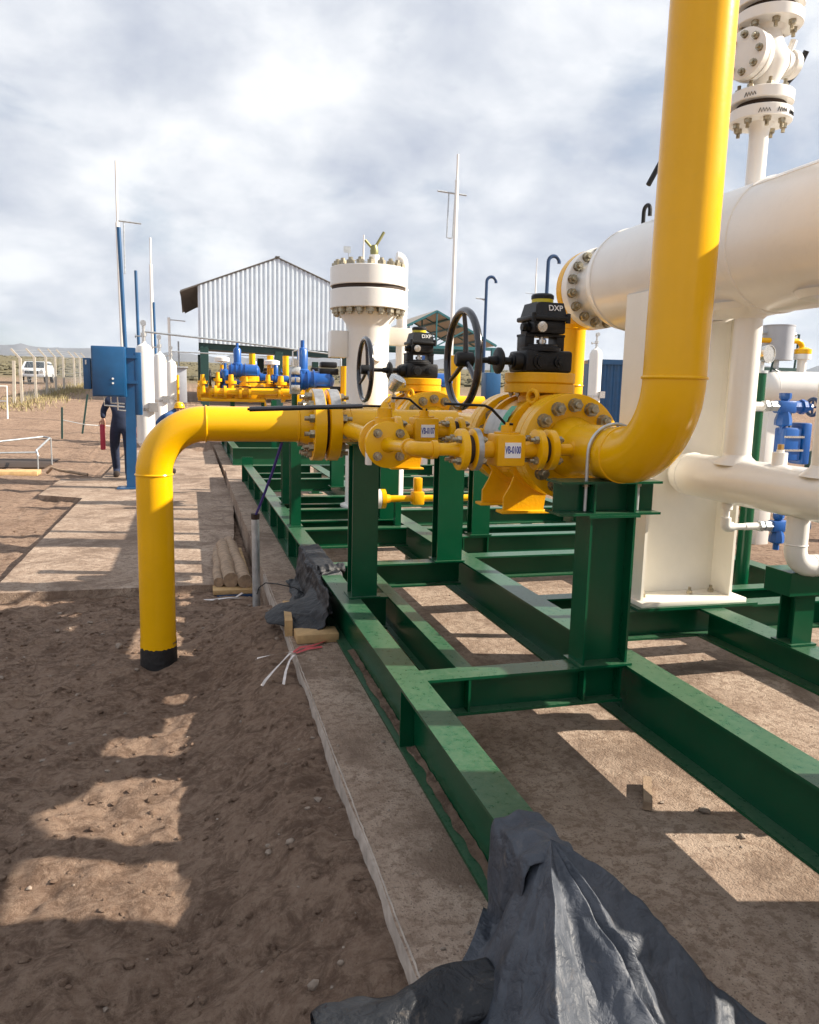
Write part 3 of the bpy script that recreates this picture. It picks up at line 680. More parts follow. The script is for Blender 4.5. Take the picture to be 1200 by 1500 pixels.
def big_valve(name, label, Y, detail=True, tagtext=True):
    t = thing(name, label, 'valve', (AX, Y, AZ-.35))
    h = .385                                          # half of the face to face length
    for s_ in (-1, 1):
        f = flange(t, (AX, Y+s_*(h-.075), AZ), (0, s_, 0), .19, .288, .073, 14, .039, hub=.03, rb=.226, rot=.5, bolts=(s_ > 0))
    part('body', MB().lathe((AX, Y-.31, AZ), (0, 1, 0), [(0, .19), (.08, .20), (.13, .245), (.2, .262), (.31, .268), (.42, .262), (.49, .245), (.54, .20), (.62, .19)], 44), YED, t)
    for s_ in (-1, 1):
        part('body_joint', MB().lathe((AX, Y+s_*.17-.02, AZ), (0, 1, 0), [(0, .265), (.003, .282), (.037, .282), (.04, .265)], 44), YED, t)
    part('neck', MB().lathe((AX, Y, AZ+.2), (0, 0, 1), [(0, .13), (.07, .12), (.09, .135)], 30), YED, t)
    tp = part('top_plate', MB().lathe((AX, Y, AZ+.288), (0, 0, 1), [(0, .02), (0, .20), (.004, .205), (.05, .205), (.053, .2), (.053, .196), (.058, .2), (.062, .205), (.112, .205), (.116, .2), (.116, .01)], 44), YED, t)
    for i in range(8):
        a = i*math.pi/4+.3; inst('bolt', NUT, tp, (AX+.165*math.cos(a), Y+.165*math.sin(a), AZ+.288), (0, 0, -1), .016)
    # lifting eyes
    for x, y in ((-.13, -.20), (.13, .20)):
        part('lifting_eye', MB().torus((AX+x, Y+y, AZ+.265), (1, .4, 0), .036, .013, 24, 10), YED, t)
    # feet
    for s_ in (-1, 1):
        y = Y+s_*.17
        f = part('foot', MB().prism([(-.06, -.13), (.22, -.13), (.13, -.25), (.11, -.385), (-.14, -.385), (-.14, -.31), (-.10, -.24)], (AX-.13, y+.009, AZ), (1, 0, 0), (0, 0, 1), .018), YED, t, smooth=False)
        part('foot_plate', MB().cbox((AX-.145, y, AZ-.393), (.30, .10, .016), .003), YED, f)
    # worm gear box
    z0 = AZ+.406
    g = part('gearbox', MB().box((AX-.15, Y-.13, z0), (AX+.145, Y+.13, z0+.125), .018), BLK, t)
    part('gear_cover', MB().lathe((AX-.02, Y-.03, z0+.12), (0, 0, 1), [(0, .12), (.02, .12), (.03, .10), (.04, .10), (.042, .02)], 28), BLK, g)
    part('gear_boss', MB().lathe((AX-.06, Y-.132, z0+.06), (0, -1, 0), [(-.01, .045), (.012, .045), (.014, .03), (.03, .03), (.03, .001)], 20), BLK, g)
    part('gear_boss', MB().lathe((AX+.06, Y-.132, z0+.06), (0, -1, 0), [(-.01, .035), (.012, .035), (.014, .02), (.03, .02), (.03, .001)], 20), BLK, g)
    part('worm_housing', MB().lathe((AX-.15, Y-.06, z0+.06), (-1, 0, 0), [(0, .05), (.05, .05), (.055, .04), (.065, .04), (.065, .022), (.12, .022), (.122, .062), (.133, .075), (.147, .075), (.155, .062), (.156, .028), (.2, .022), (.2, .017), (.25, .017)], 28), BLK, g)
    br = part('mounting_bracket', MB().box((AX-.13, Y-.06, z0+.125), (AX-.07, Y+.06, z0+.215), .006).box((AX+.07, Y-.06, z0+.125), (AX+.12, Y+.06, z0+.215), .006).box((AX-.13, Y-.065, z0+.206), (AX+.12, Y+.065, z0+.22)), BLK, t)
    part('coupling', MB().lathe((AX-.01, Y-.02, z0+.13), (0, 0, 1), [(0, .022), (.06, .022), (.04, .03), (.06, .03), (.06, .014), (.085, .014)], 12), STL, t)
    # position switch box
    zb = z0+.222
    b = part('switch_box', MB().box((AX-.095, Y-.10, zb), (AX+.105, Y+.10, zb+.075), .012), BLK, t)
    part('rim', MB().box((AX-.115, Y-.12, zb+.072), (AX+.125, Y+.12, zb+.10), .01), BLK, b)
    lid = part('lid', MB().add([(AX-.095, Y-.105, zb+.10), (AX+.105, Y-.105, zb+.10), (AX+.105, Y+.105, zb+.10), (AX-.095, Y+.105, zb+.10),
                         (AX-.08, Y-.085, zb+.175), (AX+.09, Y-.085, zb+.175), (AX+.09, Y+.085, zb+.175), (AX-.08, Y+.085, zb+.175)],
                        [(0,3,2,1),(4,5,6,7),(0,1,5,4),(1,2,6,5),(2,3,7,6),(3,0,4,7)]), BLK, b, smooth=False)
    lettering('DXP', .046, INW, b, (AX+.035, Y-.0985, zb+.142), (1, 0, 0), (0, .217, .976))
    for x in (-.102, .112): part('lid_screw', MB().lathe((AX+x, Y-.108, zb+.10), (0, 0, 1), [(-.04, .014), (0, .014), (.012, .014), (.016, .008)], 10), BLK, b)
    part('cable_gland', MB().lathe((AX-.092, Y-.03, zb+.035), (-1, 0, 0), [(0, .03), (.02, .03), (.02, .024), (.05, .024)], 8), BLK, b, ang=20)
    part('terminal_boss', MB().lathe((AX-.05, Y-.099, zb+.035), (0, -1, 0), [(0, .03), (.018, .03), (.02, .02), (.02, .001)], 16), STL, b)
    ind = part('indicator', MB().lathe((AX-.005, Y, zb+.175), (0, 0, 1), [(0, .062), (.026, .062), (.026, .066), (.045, .066), (.055, .055), (.057, .001)], 28), BLK, b)
    part('indicator_window', MB().lathe((AX-.005, Y, zb+.175), (0, 0, 1), [(.005, .063), (.024, .063)], 28), mat('indicator_yellow', (.6, .5, .02), .3) if 'indicator_yellow' not in MATS else MATS['indicator_yellow'], ind)
    # hand wheel
    hx, hy, hz = AX-.51, Y-.06, z0+.06
    w = part('hand_wheel', MB().torus((hx, hy, hz), (1, 0, 0), .268, .021, 56, 14), BLG, t)
    part('hub', MB().lathe((hx-.04, hy, hz), (1, 0, 0), [(0, .03), (.01, .042), (.10, .042), (.105, .03)], 20), BLK, w)
    for k in range(3):
        a = R_(90)+k*2*math.pi/3+.02
        part('spoke', MB().tube([(hx+.02, hy+.03*math.cos(a), hz+.03*math.sin(a)), (hx+.015, hy+.15*math.cos(a), hz+.15*math.sin(a)), (hx, hy+.266*math.cos(a), hz+.266*math.sin(a))], [.016, .014, .012], 12), BLG, w)
    part('shaft', MB().cyl((hx+.04, hy, hz), (AX-.3, hy, hz), .017, 14), BLK, w)
    return t
VA = big_valve('gear_valve', 'nearest large yellow ball valve with black gearbox, hand wheel and DXP switch box', 4.30)
vs = []                                               # white sheet and green tape stuck on the valve body
mbw, mbg = MB(), MB()
for mb_, a0, a1, y0, y1, rr in ((mbw, 140, 172, 4.15, 4.44, .290), (mbg, 134, 166, 4.14, 4.22, .2925)):
    vs = []; n = 14
    for j in range(n+1):
        a = R_(a0+(a1-a0)*j/n)
        vs += [(AX+rr*math.cos(a), y0+.006*math.sin(j*2.), AZ+rr*math.sin(a)), (AX+rr*math.cos(a), y1+.01*math.sin(j*3.1), AZ+rr*math.sin(a))]
    mb_.add(vs, [(2*j, 2*j+1, 2*j+3, 2*j+2) for j in range(n)])
part('paper_sheet', mbw, mat('cloudy_film', (.42, .42, .40), .3, var=.2, scale=14), VA, 'white paper sheet wrapped on the valve body'); part('green_tape', mbg, GRT, VA, 'strip of green tape across the paper')
big_valve('gear_valve', 'large yellow ball valve with black gearbox and hand wheel beside the white tower', 6.86)
t = thing('main_pipe', 'thick yellow main pipe running back from the second large valve past the white tower', 'pipe', (AX, 8, AZ))
flange(t, (AX, 7.315, AZ), (0, -1, 0), AR, .288, .07, 14, .039, hub=.12, bolts=False)
part('pipe', MB().tube([(AX, 7.43, AZ), (AX, 13.8, AZ)], AR, 32), YEL, t)
part('blind_flange', MB().lathe((AX, 13.8, AZ), (0, 1, 0), [(0, .001), (0, .26), (.06, .26), (.06, .001)], 32), YEL, t)

# rear valve with blue actuator
def blue_actuator_valve(label, X, Y, Z, s=1., box=True, group=None):
    t = thing('actuator_valve', label, 'valve', (X, Y, Z))
    part('body', MB().lathe((X, Y-.3*s, Z), (0, 1, 0), [(0, .17*s), (.04*s, .26*s), (.09*s, .26*s), (.1*s, .19*s), (.3*s, .24*s), (.5*s, .19*s), (.51*s, .26*s), (.56*s, .26*s), (.6*s, .17*s)], 28), YED, t)
    part('top_plate', MB().lathe((X, Y, Z+.15*s), (0, 0, 1), [(0, .12*s), (.06*s, .12*s), (.06*s, .22*s), (.17*s, .22*s), (.17*s, .05)], 28), YED, t)
    z = Z+.33*s
    a = part('actuator', MB().box((X-.16*s, Y-.14*s, z), (X+.16*s, Y+.14*s, z+.17*s), .03*s).lathe((X-.46*s, Y, z+.1*s), (1, 0, 0), [(0, .05*s), (.01, .13*s), (.06*s, .15*s), (.62*s, .15*s), (.66*s, .12*s), (.7*s, .05*s)], 24), BLV, t)
    for k in range(4): part('rib', MB().lathe((X-.40*s+.1*s*k, Y, z+.1*s), (1, 0, 0), [(0, .15*s), (.0, .175*s), (.02*s, .175*s), (.02*s, .15*s)], 20), BLV, a)
    part('spring_can', MB().lathe((X-.26*s, Y, z+.14*s), (0, 0, 1), [(0, .11*s), (.12*s, .11*s), (.14*s, .085*s), (.42*s, .085*s), (.46*s, .06*s), (.47*s, .03*s), (.58*s, .03*s), (.585*s, .001)], 20), BLV, a)
    if box:
        b = part('switch_box', MB().box((X+.0*s, Y-.1*s, z+.2*s), (X+.30*s, Y+.1*s, z+.30*s), .015).box((X+.02*s, Y-.09*s, z+.31*s), (X+.28*s, Y+.09*s, z+.40*s), .02), BLK, t)
        part('gearbox', MB().box((X-.05*s, Y-.16*s, z-.14*s), (X+.33*s, Y-.142*s, z+.02*s), .01), BLK, t)
    return t
blue_actuator_valve('yellow valve with ribbed blue actuator and black switch box left of the white tower', AX-.02, 12.45, AZ, 1.0)
t = thing('small_yellow_post', 'thin yellow vent stub with side cock beside the white tower', 'pipe', (2.35, 12.2, 1.3))
part('stub', MB().cyl((2.36, 12.3, 1.45), (2.36, 12.3, 2.05), .06, 16), YEL, t)
part('cock', MB().lathe((2.40, 12.27, 1.97), (1, 0, .0), [(0, .02), (.08, .02), (.08, .04), (.13, .04)], 10), STL, t)
# instrument stand with grey manifold block
t = thing('instrument_stand', 'grey instrument manifold on a green stand behind the yellow flange pair', 'instrument', (1.59, 12.42, BT))
part('stand', MB().cyl((1.5, 12.02, BT), (1.5, 12.02, 1.30), .05, 14), GRN, t) if False else part('stand', MB().cyl((1.59, 12.42, -.2), (1.59, 12.42, 1.63), .045, 14), GRN, t)
part('plate', MB().box((1.51, 12.36, 1.60), (1.68, 12.40, 2.02), .005), GLV, t)
part('gauge', MB().lathe((1.59, 12.36, 2.08), (0, -1, 0), [(0, .06), (.05, .06), (.05, .001)], 20), STL, t)
for z in (1.7, 1.82, 1.94): part('block', MB().box((1.53, 12.28, z-.04), (1.66, 12.36, z+.04), .008), STL, t)
part('tubing', MB().tube([(1.55, 12.3, 2.02), (1.55, 12.3, 2.25), (1.62, 12.3, 2.27)], .012, 8).tube([(1.64, 12.3, 2.02), (1.64, 12.3, 2.32)], .01, 8), STL, t)

# low drain pipe with white and yellow flanges between the posts
t = thing('drain_pipe', 'low yellow drain pipe with white flange lying on the skid cross beams', 'pipe', (2.0, 7.5, .55))
part('pipe', MB().tube([(1.86, 7.62, .585), (2.9, 7.62, .585)], .035, 18), YEL, t)
part('white_flange', MB().lathe((1.80, 7.62, .585), (1, 0, 0), [(-.05, .04), (0, .05), (0, .10), (.045, .10), (.045, .001)], 24), WHT, t)
part('yellow_flange', MB().lathe((1.85, 7.62, .585), (1, 0, 0), [(0, .001), (0, .10), (.045, .10), (.05, .05), (.1, .04)], 24), YEL, t)
part('valve_body', MB().box((2.18, 7.56, .52), (2.30, 7.68, .66), .015).box((2.2, 7.58, .66), (2.28, 7.66, .80), .01), YED, t)
part('support', MB().box((2.0, 7.58, BT), (2.06, 7.66, .55)), GRN, t)

# ================================================================ white tower
TX, TY = 2.0, 9.0
t = thing('white_tower', 'white vertical filter vessel with thick bolted lid behind the hand wheels', 'vessel', (TX, TY, BT))
part('shell', MB().lathe((TX, TY, BT), (0, 0, 1), [(0, .3), (.02, .3), (.02, .245), (2.05, .245), (2.12, .26), (2.23, .34), (2.27, .345)], 48), WHT, t)
fl1 = part('flange', MB().lathe((TX, TY, 2.585), (0, 0, 1), [(0, .3), (0, .435), (.006, .44), (.20, .44), (.206, .435), (.206, .3)], 56), WHT, t)
part('gasket', MB().lathe((TX, TY, 2.79), (0, 0, 1), [(0, .42), (.045, .42)], 48), RUB, t)
fl2 = part('lid', MB().lathe((TX, TY, 2.834), (0, 0, 1), [(0, .3), (0, .435), (.006, .44), (.20, .44), (.206, .435), (.206, .001)], 56), WHT, t)
for i in range(20):
    a = 2*math.pi*(i+.5)/20; x, y = TX+.375*math.cos(a), TY+.375*math.sin(a)
    inst('bolt', NUT, fl1, (x, y, 2.585), (0, 0, -1), .05, spin=a); inst('bolt', NUT, fl2, (x, y, 3.04), (0, 0, 1), .05, spin=a)
part('lid_nozzle', MB().lathe((TX+.06, TY, 3.04), (0, 0, 1), [(0, .06), (.16, .06), (.16, .001)], 20), WHT, t)
part('lid_valve', MB().lathe((TX+.06, TY, 3.2), (0, 0, 1), [(0, .045), (.05, .05), (.11, .03), (.11, .001)], 12).tube([(TX+.06, TY, 3.27), (TX+.17, TY, 3.46)], .016, 8).tube([(TX+.03, TY, 3.28), (TX-.05, TY, 3.36)], .016, 8), mat('olive_brass', (.25, .24, .10), .4, .4), t)
part('lid_sign', MB().box((TX-.30, TY-.03, 3.20), (TX-.22, TY-.025, 3.27)).cyl((TX-.24, TY-.02, 3.04), (TX-.24, TY-.02, 3.21), .006, 6), GLV, t)
part('manway', MB().lathe((TX+.06, TY-.22, 2.10), (.25, -1, 0), [(0, .10), (.05, .10), (.05, .001)], 28), WHT, t)
part('side_box', MB().box((TX-.44, TY-.05, 2.04), (TX-.24, TY+.15, 2.34), .01), WHT, t)
part('side_arm', MB().box((TX+.23, TY-.06, 2.20), (TX+.62, TY+.12, 2.40), .01), CRM, t)
vp = part('vent_pipe', MB().tube([(TX+.56, TY+.6, .32), (TX+.56, TY+.6, 3.22)]+arc((TX+.48, TY+.6, 3.22), (1, 0, 0), (0, 0, 1), .08, 0, 1.57, 6)[1:], .065, 20), WHT, t)
for z in (2.7, 2.9): part('band', MB().lathe((TX+.56, TY+.6, z), (0, 0, 1), [(0, .064), (0, .075), (.02, .075), (.02, .064)], 20), WHT, vp)

# ================================================================ white separator on its pedestal
VX, VZ, VR = 3.13, 2.50, .36
t = thing('white_separator', 'big white horizontal vessel on a cream pedestal with a lower white header', 'vessel', (VX, 4.5, BT+.018))
part('shell', MB().lathe((VX, 5.42, VZ), (0, -1, 0), [(0, .19), (.02, .25), (.07, .315), (.14, .348), (.22, VR), (6.2, VR), (6.4, .3), (6.5, .1), (6.52, .001)], 64), WHT, t)
for y in (5.19, 3.72, 1.9): part('weld_seam', MB().torus((VX, y, VZ), (0, 1, 0), VR, .007, 72, 8), WHT, t)
part('long_seam', MB().tube([(VX-VR*math.sin(R_(38)), 3.72, VZ+VR*math.cos(R_(38))), (VX-VR*math.sin(R_(38)), 0, VZ+VR*math.cos(R_(38)))], .005, 8), WHT, t)
f = part('end_flange', MB().lathe((VX, 5.66, VZ), (0, 1, 0), [(-.26, .19), (-.03, .225), (0, .235), (0, .305), (.005, .31), (.085, .31), (.09, .305), (.09, .001)], 48), WHT, t)
for i in range(16):
    a = 2*math.pi*(i+.5)/16; inst('bolt', NUT, f, (VX+.27*math.cos(a), 5.66, VZ+.27*math.sin(a)), (0, -1, 0), .038, spin=a)
part('lifting_lug', MB().tube([(VX, 5.13, VZ+VR-.01), (VX, 5.13, VZ+VR+.10)]+arc((VX, 5.09, VZ+VR+.10), (0, 1, 0), (0, 0, 1), .04, 0, math.pi, 8)[1:]+[(VX, 5.05, VZ+VR+.06)], .014, 10), BLK, t, 'small black hook on top of the vessel')
# pedestal
pz = BT+.018
part('base_plate', MB().box((2.755, 4.235, pz), (3.545, 4.72, pz+.032), .004), CRM, t)
part('web_plate', MB().box((2.86, 4.50, pz+.033), (3.42, 4.52, 2.24)), CRM, t, smooth=False)
part('side_plate', MB().box((2.785, 4.30, pz+.033), (2.805, 4.70, 2.32)), CRM, t, smooth=False)
part('side_plate', MB().box((3.455, 4.30, pz+.033), (3.475, 4.70, 2.30)), CRM, t, smooth=False)
part('web_plate', MB().box((2.8055, 4.50, pz+.033), (2.859, 4.52, 2.3)), CRM, t, smooth=False)
part('web_plate', MB().box((3.4205, 4.50, pz+.033), (3.4545, 4.52, 2.3)), CRM, t, smooth=False)
part('base_plate', MB().box((2.755, 1.32, pz), (3.545, 1.86, pz+.032), .004), CRM, t)  # unseen near pedestal, added for its shadow on the left foreground
part('web_plate', MB().box((2.806, 1.58, pz+.033), (3.454, 1.60, 2.24)), CRM, t, smooth=False)
for x in (2.785, 3.455): part('side_plate', MB().box((x, 1.34, pz+.033), (x+.02, 1.84, 2.30)), CRM, t, smooth=False)
vs = []; fs = []; n = 20                               # curved saddle pad under the shell
for j in range(n+1):
    a = R_(208)+R_(124)*j/n
    for rr in (VR+.003, VR+.018):
        for y in (4.27, 4.74): vs.append((VX+rr*math.cos(a), y, VZ+rr*math.sin(a)))
for j in range(n):
    o = 4*j; fs += [(o, o+1, o+5, o+4), (o+2, o+6, o+7, o+3), (o, o+4, o+6, o+2), (o+1, o+3, o+7, o+5)]
fs += [(0, 2, 3, 1), (4*n, 4*n+1, 4*n+3, 4*n+2)]
part('saddle_pad', MB().add(vs, fs), CRM, t)
for x, y in ((2.85, 4.38), (3.22, 4.40), (3.40, 4.42)): inst('anchor_bolt', STUD, t, (x, y, pz+.032), (0, 0, 1), .022)
# lower header and down pipes
HZ, HR = 1.175, .1365
part('header', MB().lathe((VX, 4.49, HZ), (0, -1, 0), [(0, .05), (.02, .09), (.05, .118), (.09, HR-.004), (.12, HR), (4.6, HR)], 48), WHT, t)
part('weld_seam', MB().torus((VX, 4.34, HZ), (0, 1, 0), HR, .005, 40, 8), WHT, t)
def stub(y, r, z0, z1, pad=True):
    part('down_pipe', MB().tube([(VX, y, z0), (VX, y, z1)], r, 32), WHT, t)
    part('weld_pad', MB().lathe((VX, y, HZ+HR-.035), (0, 0, 1), [(0, r+.05), (.02, r+.035), (.045, r+.006), (.06, r)], 32), WHT, t)
    if pad: part('weld_pad', MB().lathe((VX, y, VZ-VR+.06), (0, 0, -1), [(0, r+.16), (.035, r+.13), (.06, r+.02), (.08, r)], 32), WHT, t)
stub(3.93, .078, HZ+.1, VZ-VR+.05); stub(3.24, .078, HZ+.1, VZ-VR+.05); stub(2.4, .078, HZ+.1, VZ-VR+.05)
part('level_boss', MB().lathe((VX, 3.58, HZ+HR-.02), (0, 0, 1), [(0, .05), (.02, .04), (.085, .04), (.085, .02), (.10, .02), (.10, .001)], 20), WHT, t)
part('boss_plug', MB().lathe((VX, 3.58, HZ+HR+.08), (0, 0, 1), [(0, .018), (.03, .018), (.03, .001)], 6), mat('brass', (.4, .26, .1), .4, .6), t, ang=20)
# drain leg: drops, then turns right
dl = part('drain_leg', MB().tube([(VX, 3.98, HZ-.12), (VX, 3.98, HZ-.175), (VX, 3.98, HZ-.175), (VX, 3.98, HZ-.27), (VX+.01, 3.98, HZ-.285), (VX+.16, 3.98, HZ-.285)], [.033, .033, .02, .02, .02, .02], 20), WHT, t)
part('elbow', MB().tube([(VX, 3.98, HZ-.225), (VX, 3.98, HZ-.265)]+arc((VX+.02, 3.98, HZ-.265), (-1, 0, 0), (0, 0, -1), .02, 0, 1.57, 4)[1:]+[(VX+.05, 3.98, HZ-.285)], .031, 16), WHT, dl)
part('elbow_pipe', MB().tube([(VX, 3.40, HZ-.1), (VX, 3.40, HZ-.26)]+arc((VX+.10, 3.40, HZ-.30), (-1, 0, 0), (0, 0, -1), .10, 0, math.pi/2, 10)+[(VX+.40, 3.40, HZ-.40)], .058, 28), WHT, t)
for c, d in (((VX, 3.40, HZ-.28), (0, 0, 1)), ((VX+.12, 3.40, HZ-.40), (1, 0, 0)), ((VX+.15, 3.40, HZ-.40), (1, 0, 0))): part('weld_seam', MB().torus(c, d, .058, .004, 28, 6), WHT, t)
# yellow outlet at the far end of the vessel
t = thing('outlet_pipe', 'yellow elbow and vertical pipe dropping from the far flange of the white vessel', 'pipe', (VX, 6.0, 1.5))
part('flange', MB().lathe((VX, 5.755, VZ), (0, 1, 0), [(0, .305), (.004, .31), (.08, .31), (.085, .305), (.085, .2), (.17, .165)], 48), YEL, t)
part('pipe', MB().tube([(VX, 5.83, VZ)]+arc((VX, 5.87, VZ-.25), (0, 0, 1), (0, 1, 0), .25, 0, math.pi/2, 12)+[(VX, 6.12, 1.9), (VX, 6.12, 1.62)]+arc((VX-.22, 6.12, 1.60), (1, 0, 0), (0, 0, -1), .22, 0, math.pi/2, 10)+[(2.12, 6.12, 1.38)], [.165]+[.155-.045*i/12 for i in range(13)]+[.11]*14, 32), YEL, t)
for z in (2.22, 1.75): part('weld_seam', MB().torus((VX, 6.12, z), (0, 0, 1), .111, .006, 32, 8), YEL, t)
beam_x(6.08, .16, 2.2715, 4.458, CB, BT-.002)
# relief valve standing on the vessel
NY = 3.98
t = thing('relief_valve', 'white flanged check valve standing on a nozzle on top of the white vessel', 'valve', (VX, NY, VZ+VR))
part('nozzle', MB().tube([(VX, NY, VZ+VR-.03), (VX, NY, 3.14), (VX, NY, 3.175), (VX, NY, 3.20)], [.052, .052, .056, .075], 28), WHT, t)
def wflange(z, r, th, nb, side):
    f = part('flange', MB().lathe((VX, NY, z), (0, 0, 1), [(0, .06), (0, r-.005), (.004, r), (th-.004, r), (th, r-.005), (th, .06)], 40), WHT, t)
    for i in range(nb):
        a = 2*math.pi*(i+.5)/nb; p = (VX+(r*.76)*math.cos(a), NY+(r*.76)*math.sin(a), z if side < 0 else z+th)
        inst('bolt', STUD, f, p, (0, 0, side), .022, spin=a)
    return f
f1 = wflange(3.20, .168, .062, 8, -1); part('gasket', MB().lathe((VX, NY, 3.262), (0, 0, 1), [(0, .13), (.032, .13)], 32), RUB, t); wflange(3.294, .168, .062, 8, 1)
part('body', MB().lathe((VX, NY, 3.345), (0, 0, 1), [(0, .085), (.04, .07), (.08, .085), (.15, .125), (.21, .125), (.27, .09), (.33, .075), (.36, .09)], 32), WHT, t)
bn = part('bonnet', MB().lathe((VX-.08, NY-.02, 3.525), (-1, -.35, 0), [(0, .11), (.03, .13), (.06, .13), (.062, .12), (.07, .12), (.072, .13), (.11, .13), (.114, .12), (.114, .001)], 36), WHT, t)
a_, b_, d_ = frame(Vector((-1, -.35, 0)))
for i in range(8):
    w = 2*math.pi*i/8; inst('bolt', NUT, bn, Vector((VX-.08, NY-.02, 3.525))+d_*.113+a_*(.095*math.cos(w))+b_*(.095*math.sin(w)), d_, .02)
part('side_port', MB().lathe((VX+.09, NY-.01, 3.53), (1, .2, .05), [(0, .075), (.06, .06), (.06, .075), (.10, .075), (.10, .001)], 24).lathe((VX+.14, NY-.02, 3.59), (.3, -.1, 1), [(0, .02), (.06, .02)], 8), WHT, t)
wflange(3.70, .18, .062, 8, -1); part('gasket', MB().lathe((VX, NY, 3.762), (0, 0, 1), [(0, .14), (.03, .14)], 32), RUB, t); wflange(3.793, .18, .062, 8, 1)
part('upper_pipe', MB().tube([(VX, NY, 3.85), (VX, NY, 5.2)], .075, 24), WHT, t)
mk = MB()                                             # hand-written marker strokes on the rims
for a0, z in ((200, 3.315), (228, 3.222), (262, 3.226), (290, 3.224)):
    a = R_(a0); pts = []
    for k in range(9):
        aa = a+k*R_(2.6); pts.append((VX+.1695*math.cos(aa), NY+.1695*math.sin(aa), z+.012*(1 if k % 2 else -1)*(1-.04*k)))
    mk.tube(pts, .0022, 5)
part('marker_writing', mk, INB, f1)
t = solo('black_cable', MB().tube([(VX+.235, NY-.04, 3.60), (VX+.225, NY+.02, 3.50), (VX+.20, NY+.1, 3.44), (VX+.02, NY+.20, 3.36), (VX-.2, NY+.26, 3.22), (VX-.36, NY+.3, 3.16), (VX-.5, NY+.3, 2.9)], .016, 8), BLK, 'black cable hanging slack behind the white valve on the vessel', 'cable', (VX, NY, 3.3))

# ================================================================ blue instruments on the separator
def needle_valve(label, x, y, z, s=1., knob=True):
    t = thing('needle_valve', label, 'valve', (x, y, z))
    part('nipple', MB().tube([(x-.02, y, z), (x+.085*s, y, z)], .024*s, 16), WHT, t)
    part('union', MB().lathe((x+.085*s, y, z), (1, 0, 0), [(0, .022*s), (0, .036*s), (.025*s, .036*s), (.025*s, .026*s), (.04*s, .026*s), (.04*s, .034*s), (.09*s, .034*s), (.09*s, .02*s)], 6), GLV, t, ang=20)
    part('body', MB().box((x+.175*s, y-.035*s, z-.04*s), (x+.30*s, y+.035*s, z+.035*s), .012*s).lathe((x+.29*s, y, z), (1, 0, 0), [(0, .035*s), (.06*s, .035*s), (.06*s, .045*s), (.085*s, .045*s), (.085*s, .03*s), (.14*s, .022*s)], 8).lathe((x+.235*s, y, z-.03*s), (0, 0, -1), [(0, .035*s), (.05*s, .05*s), (.08*s, .05*s), (.09*s, .02*s), (.13*s, .02*s)], 8).lathe((x+.235*s, y, z+.03*s), (0, 0, 1), [(0, .02*s), (.02*s, .035*s), (.05*s, .035*s), (.05*s, .001)], 8), BLV, t)
    if knob:
        part('hand_wheel', MB().torus((x+.44*s, y, z), (1, 0, 0), .05*s, .011*s, 20, 8).tube([(x+.44*s, y-.05*s, z), (x+.44*s, y+.05*s, z)], .007, 6).tube([(x+.44*s, y, z-.05*s), (x+.44*s, y, z+.05*s)], .007, 6), DBL, t)
    return t
t = needle_valve('blue needle valve with metal union on the upper white down pipe', VX+.07, 3.93, 1.625, 1.0)
part('level_gauge', MB().box((3.42, 3.88, 1.30), (3.54, 3.98, 1.50), .012).box((3.545, 3.87, 1.28), (3.60, 3.99, 1.53), .01), BLV, t, 'blue body hanging below the needle valve')
for z in (1.36, 1.44): part('gauge_band', MB().box((3.41, 3.872, z), (3.60, 3.878, z+.012)), STL, t)
t = needle_valve('blue drain valve with small hand wheel below the lower white header', VX+.16, 3.98, HZ-.285, .95)
# green pole with round gauge
t = thing('instrument_pole', 'round dark green pole with small gauge right of the cream pedestal', 'pole', (4.10, 5.0, BT))
part('pole', MB().cyl((4.10, 4.98, -.2), (4.10, 4.98, 1.86), .052, 20), GRN, t)
part('cap', MB().lathe((4.10, 4.98, 1.86), (0, 0, 1), [(0, .06), (.02, .06), (.02, .03), (.06, .03), (.06, .001)], 16), GLV, t)
part('bracket_band', MB().lathe((4.10, 4.98, 1.58), (0, 0, 1), [(0, .053), (0, .062), (.02, .062), (.02, .053)], 20), GLV, t)
part('gauge', MB().lathe((4.12, 4.95, 2.0), (.2, -1, 0), [(-.02, .06), (.03, .068), (.03, .062), (.025, .062), (.025, .001)], 24), STL, t)
part('gauge_stem', MB().cyl((4.11, 4.97, 1.9), (4.11, 4.97, 1.95), .014, 8), STL, t)

# ================================================================ timber, stake, tarps and litter by the skid edge
t = thing('log_bundle', 'grey pallet board under the split logs', 'board', (.35, 7, 0)) if False else None
solo('pallet_board', MB().box((.16, 6.50, -.05), (.50, 8.3, -.012), .004), WOL, 'wooden board lying under the logs beside the steel stake', 'board', (.33, 7, -.05))
solo('blue_bar', MB().box((.19, 6.485, -.10), (.49, 6.56, -.051), .004), DBL, 'dark blue bar under the front end of the board with logs', 'bar', (.33, 6.5, -.09))
def log(x0, x1, y0, y1, z, r, label, m=WOD, name='log', seed=0):
    mb = MB(); pts = []; rr = []
    for i in range(9):
        u = i/8; pts.append((x0+(x1-x0)*u+.006*math.sin(i*1.7+seed), y0+(y1-y0)*u, z+.004*math.cos(i*2.1+seed))); rr.append(r*(1+.05*math.sin(i*2.3+seed)))
    mb.tube(pts, rr, 14)
    o = len(mb.v)
    for k in range(len(mb.v)):
        v = Vector(mb.v[k]); w = noise.noise(Vector((v.x*25, v.y*2.2, v.z*25+seed)))*.12*r; c = Vector((x0+(x1-x0)*.5, v.y, z)); d = v-c; mb.v[k] = tuple(v+d.normalized()*w)
    return solo(name, mb, m, label, 'log', (x0, y0, z-r), ang=60)
log(.205, .235, 6.62, 8.0, .028, .040, 'thin grey log at the left edge of the log pile', seed=1)
log(.305, .30, 6.60, 8.15, .050, .062, 'thick grey split log in the middle of the pile by the stake', seed=2)
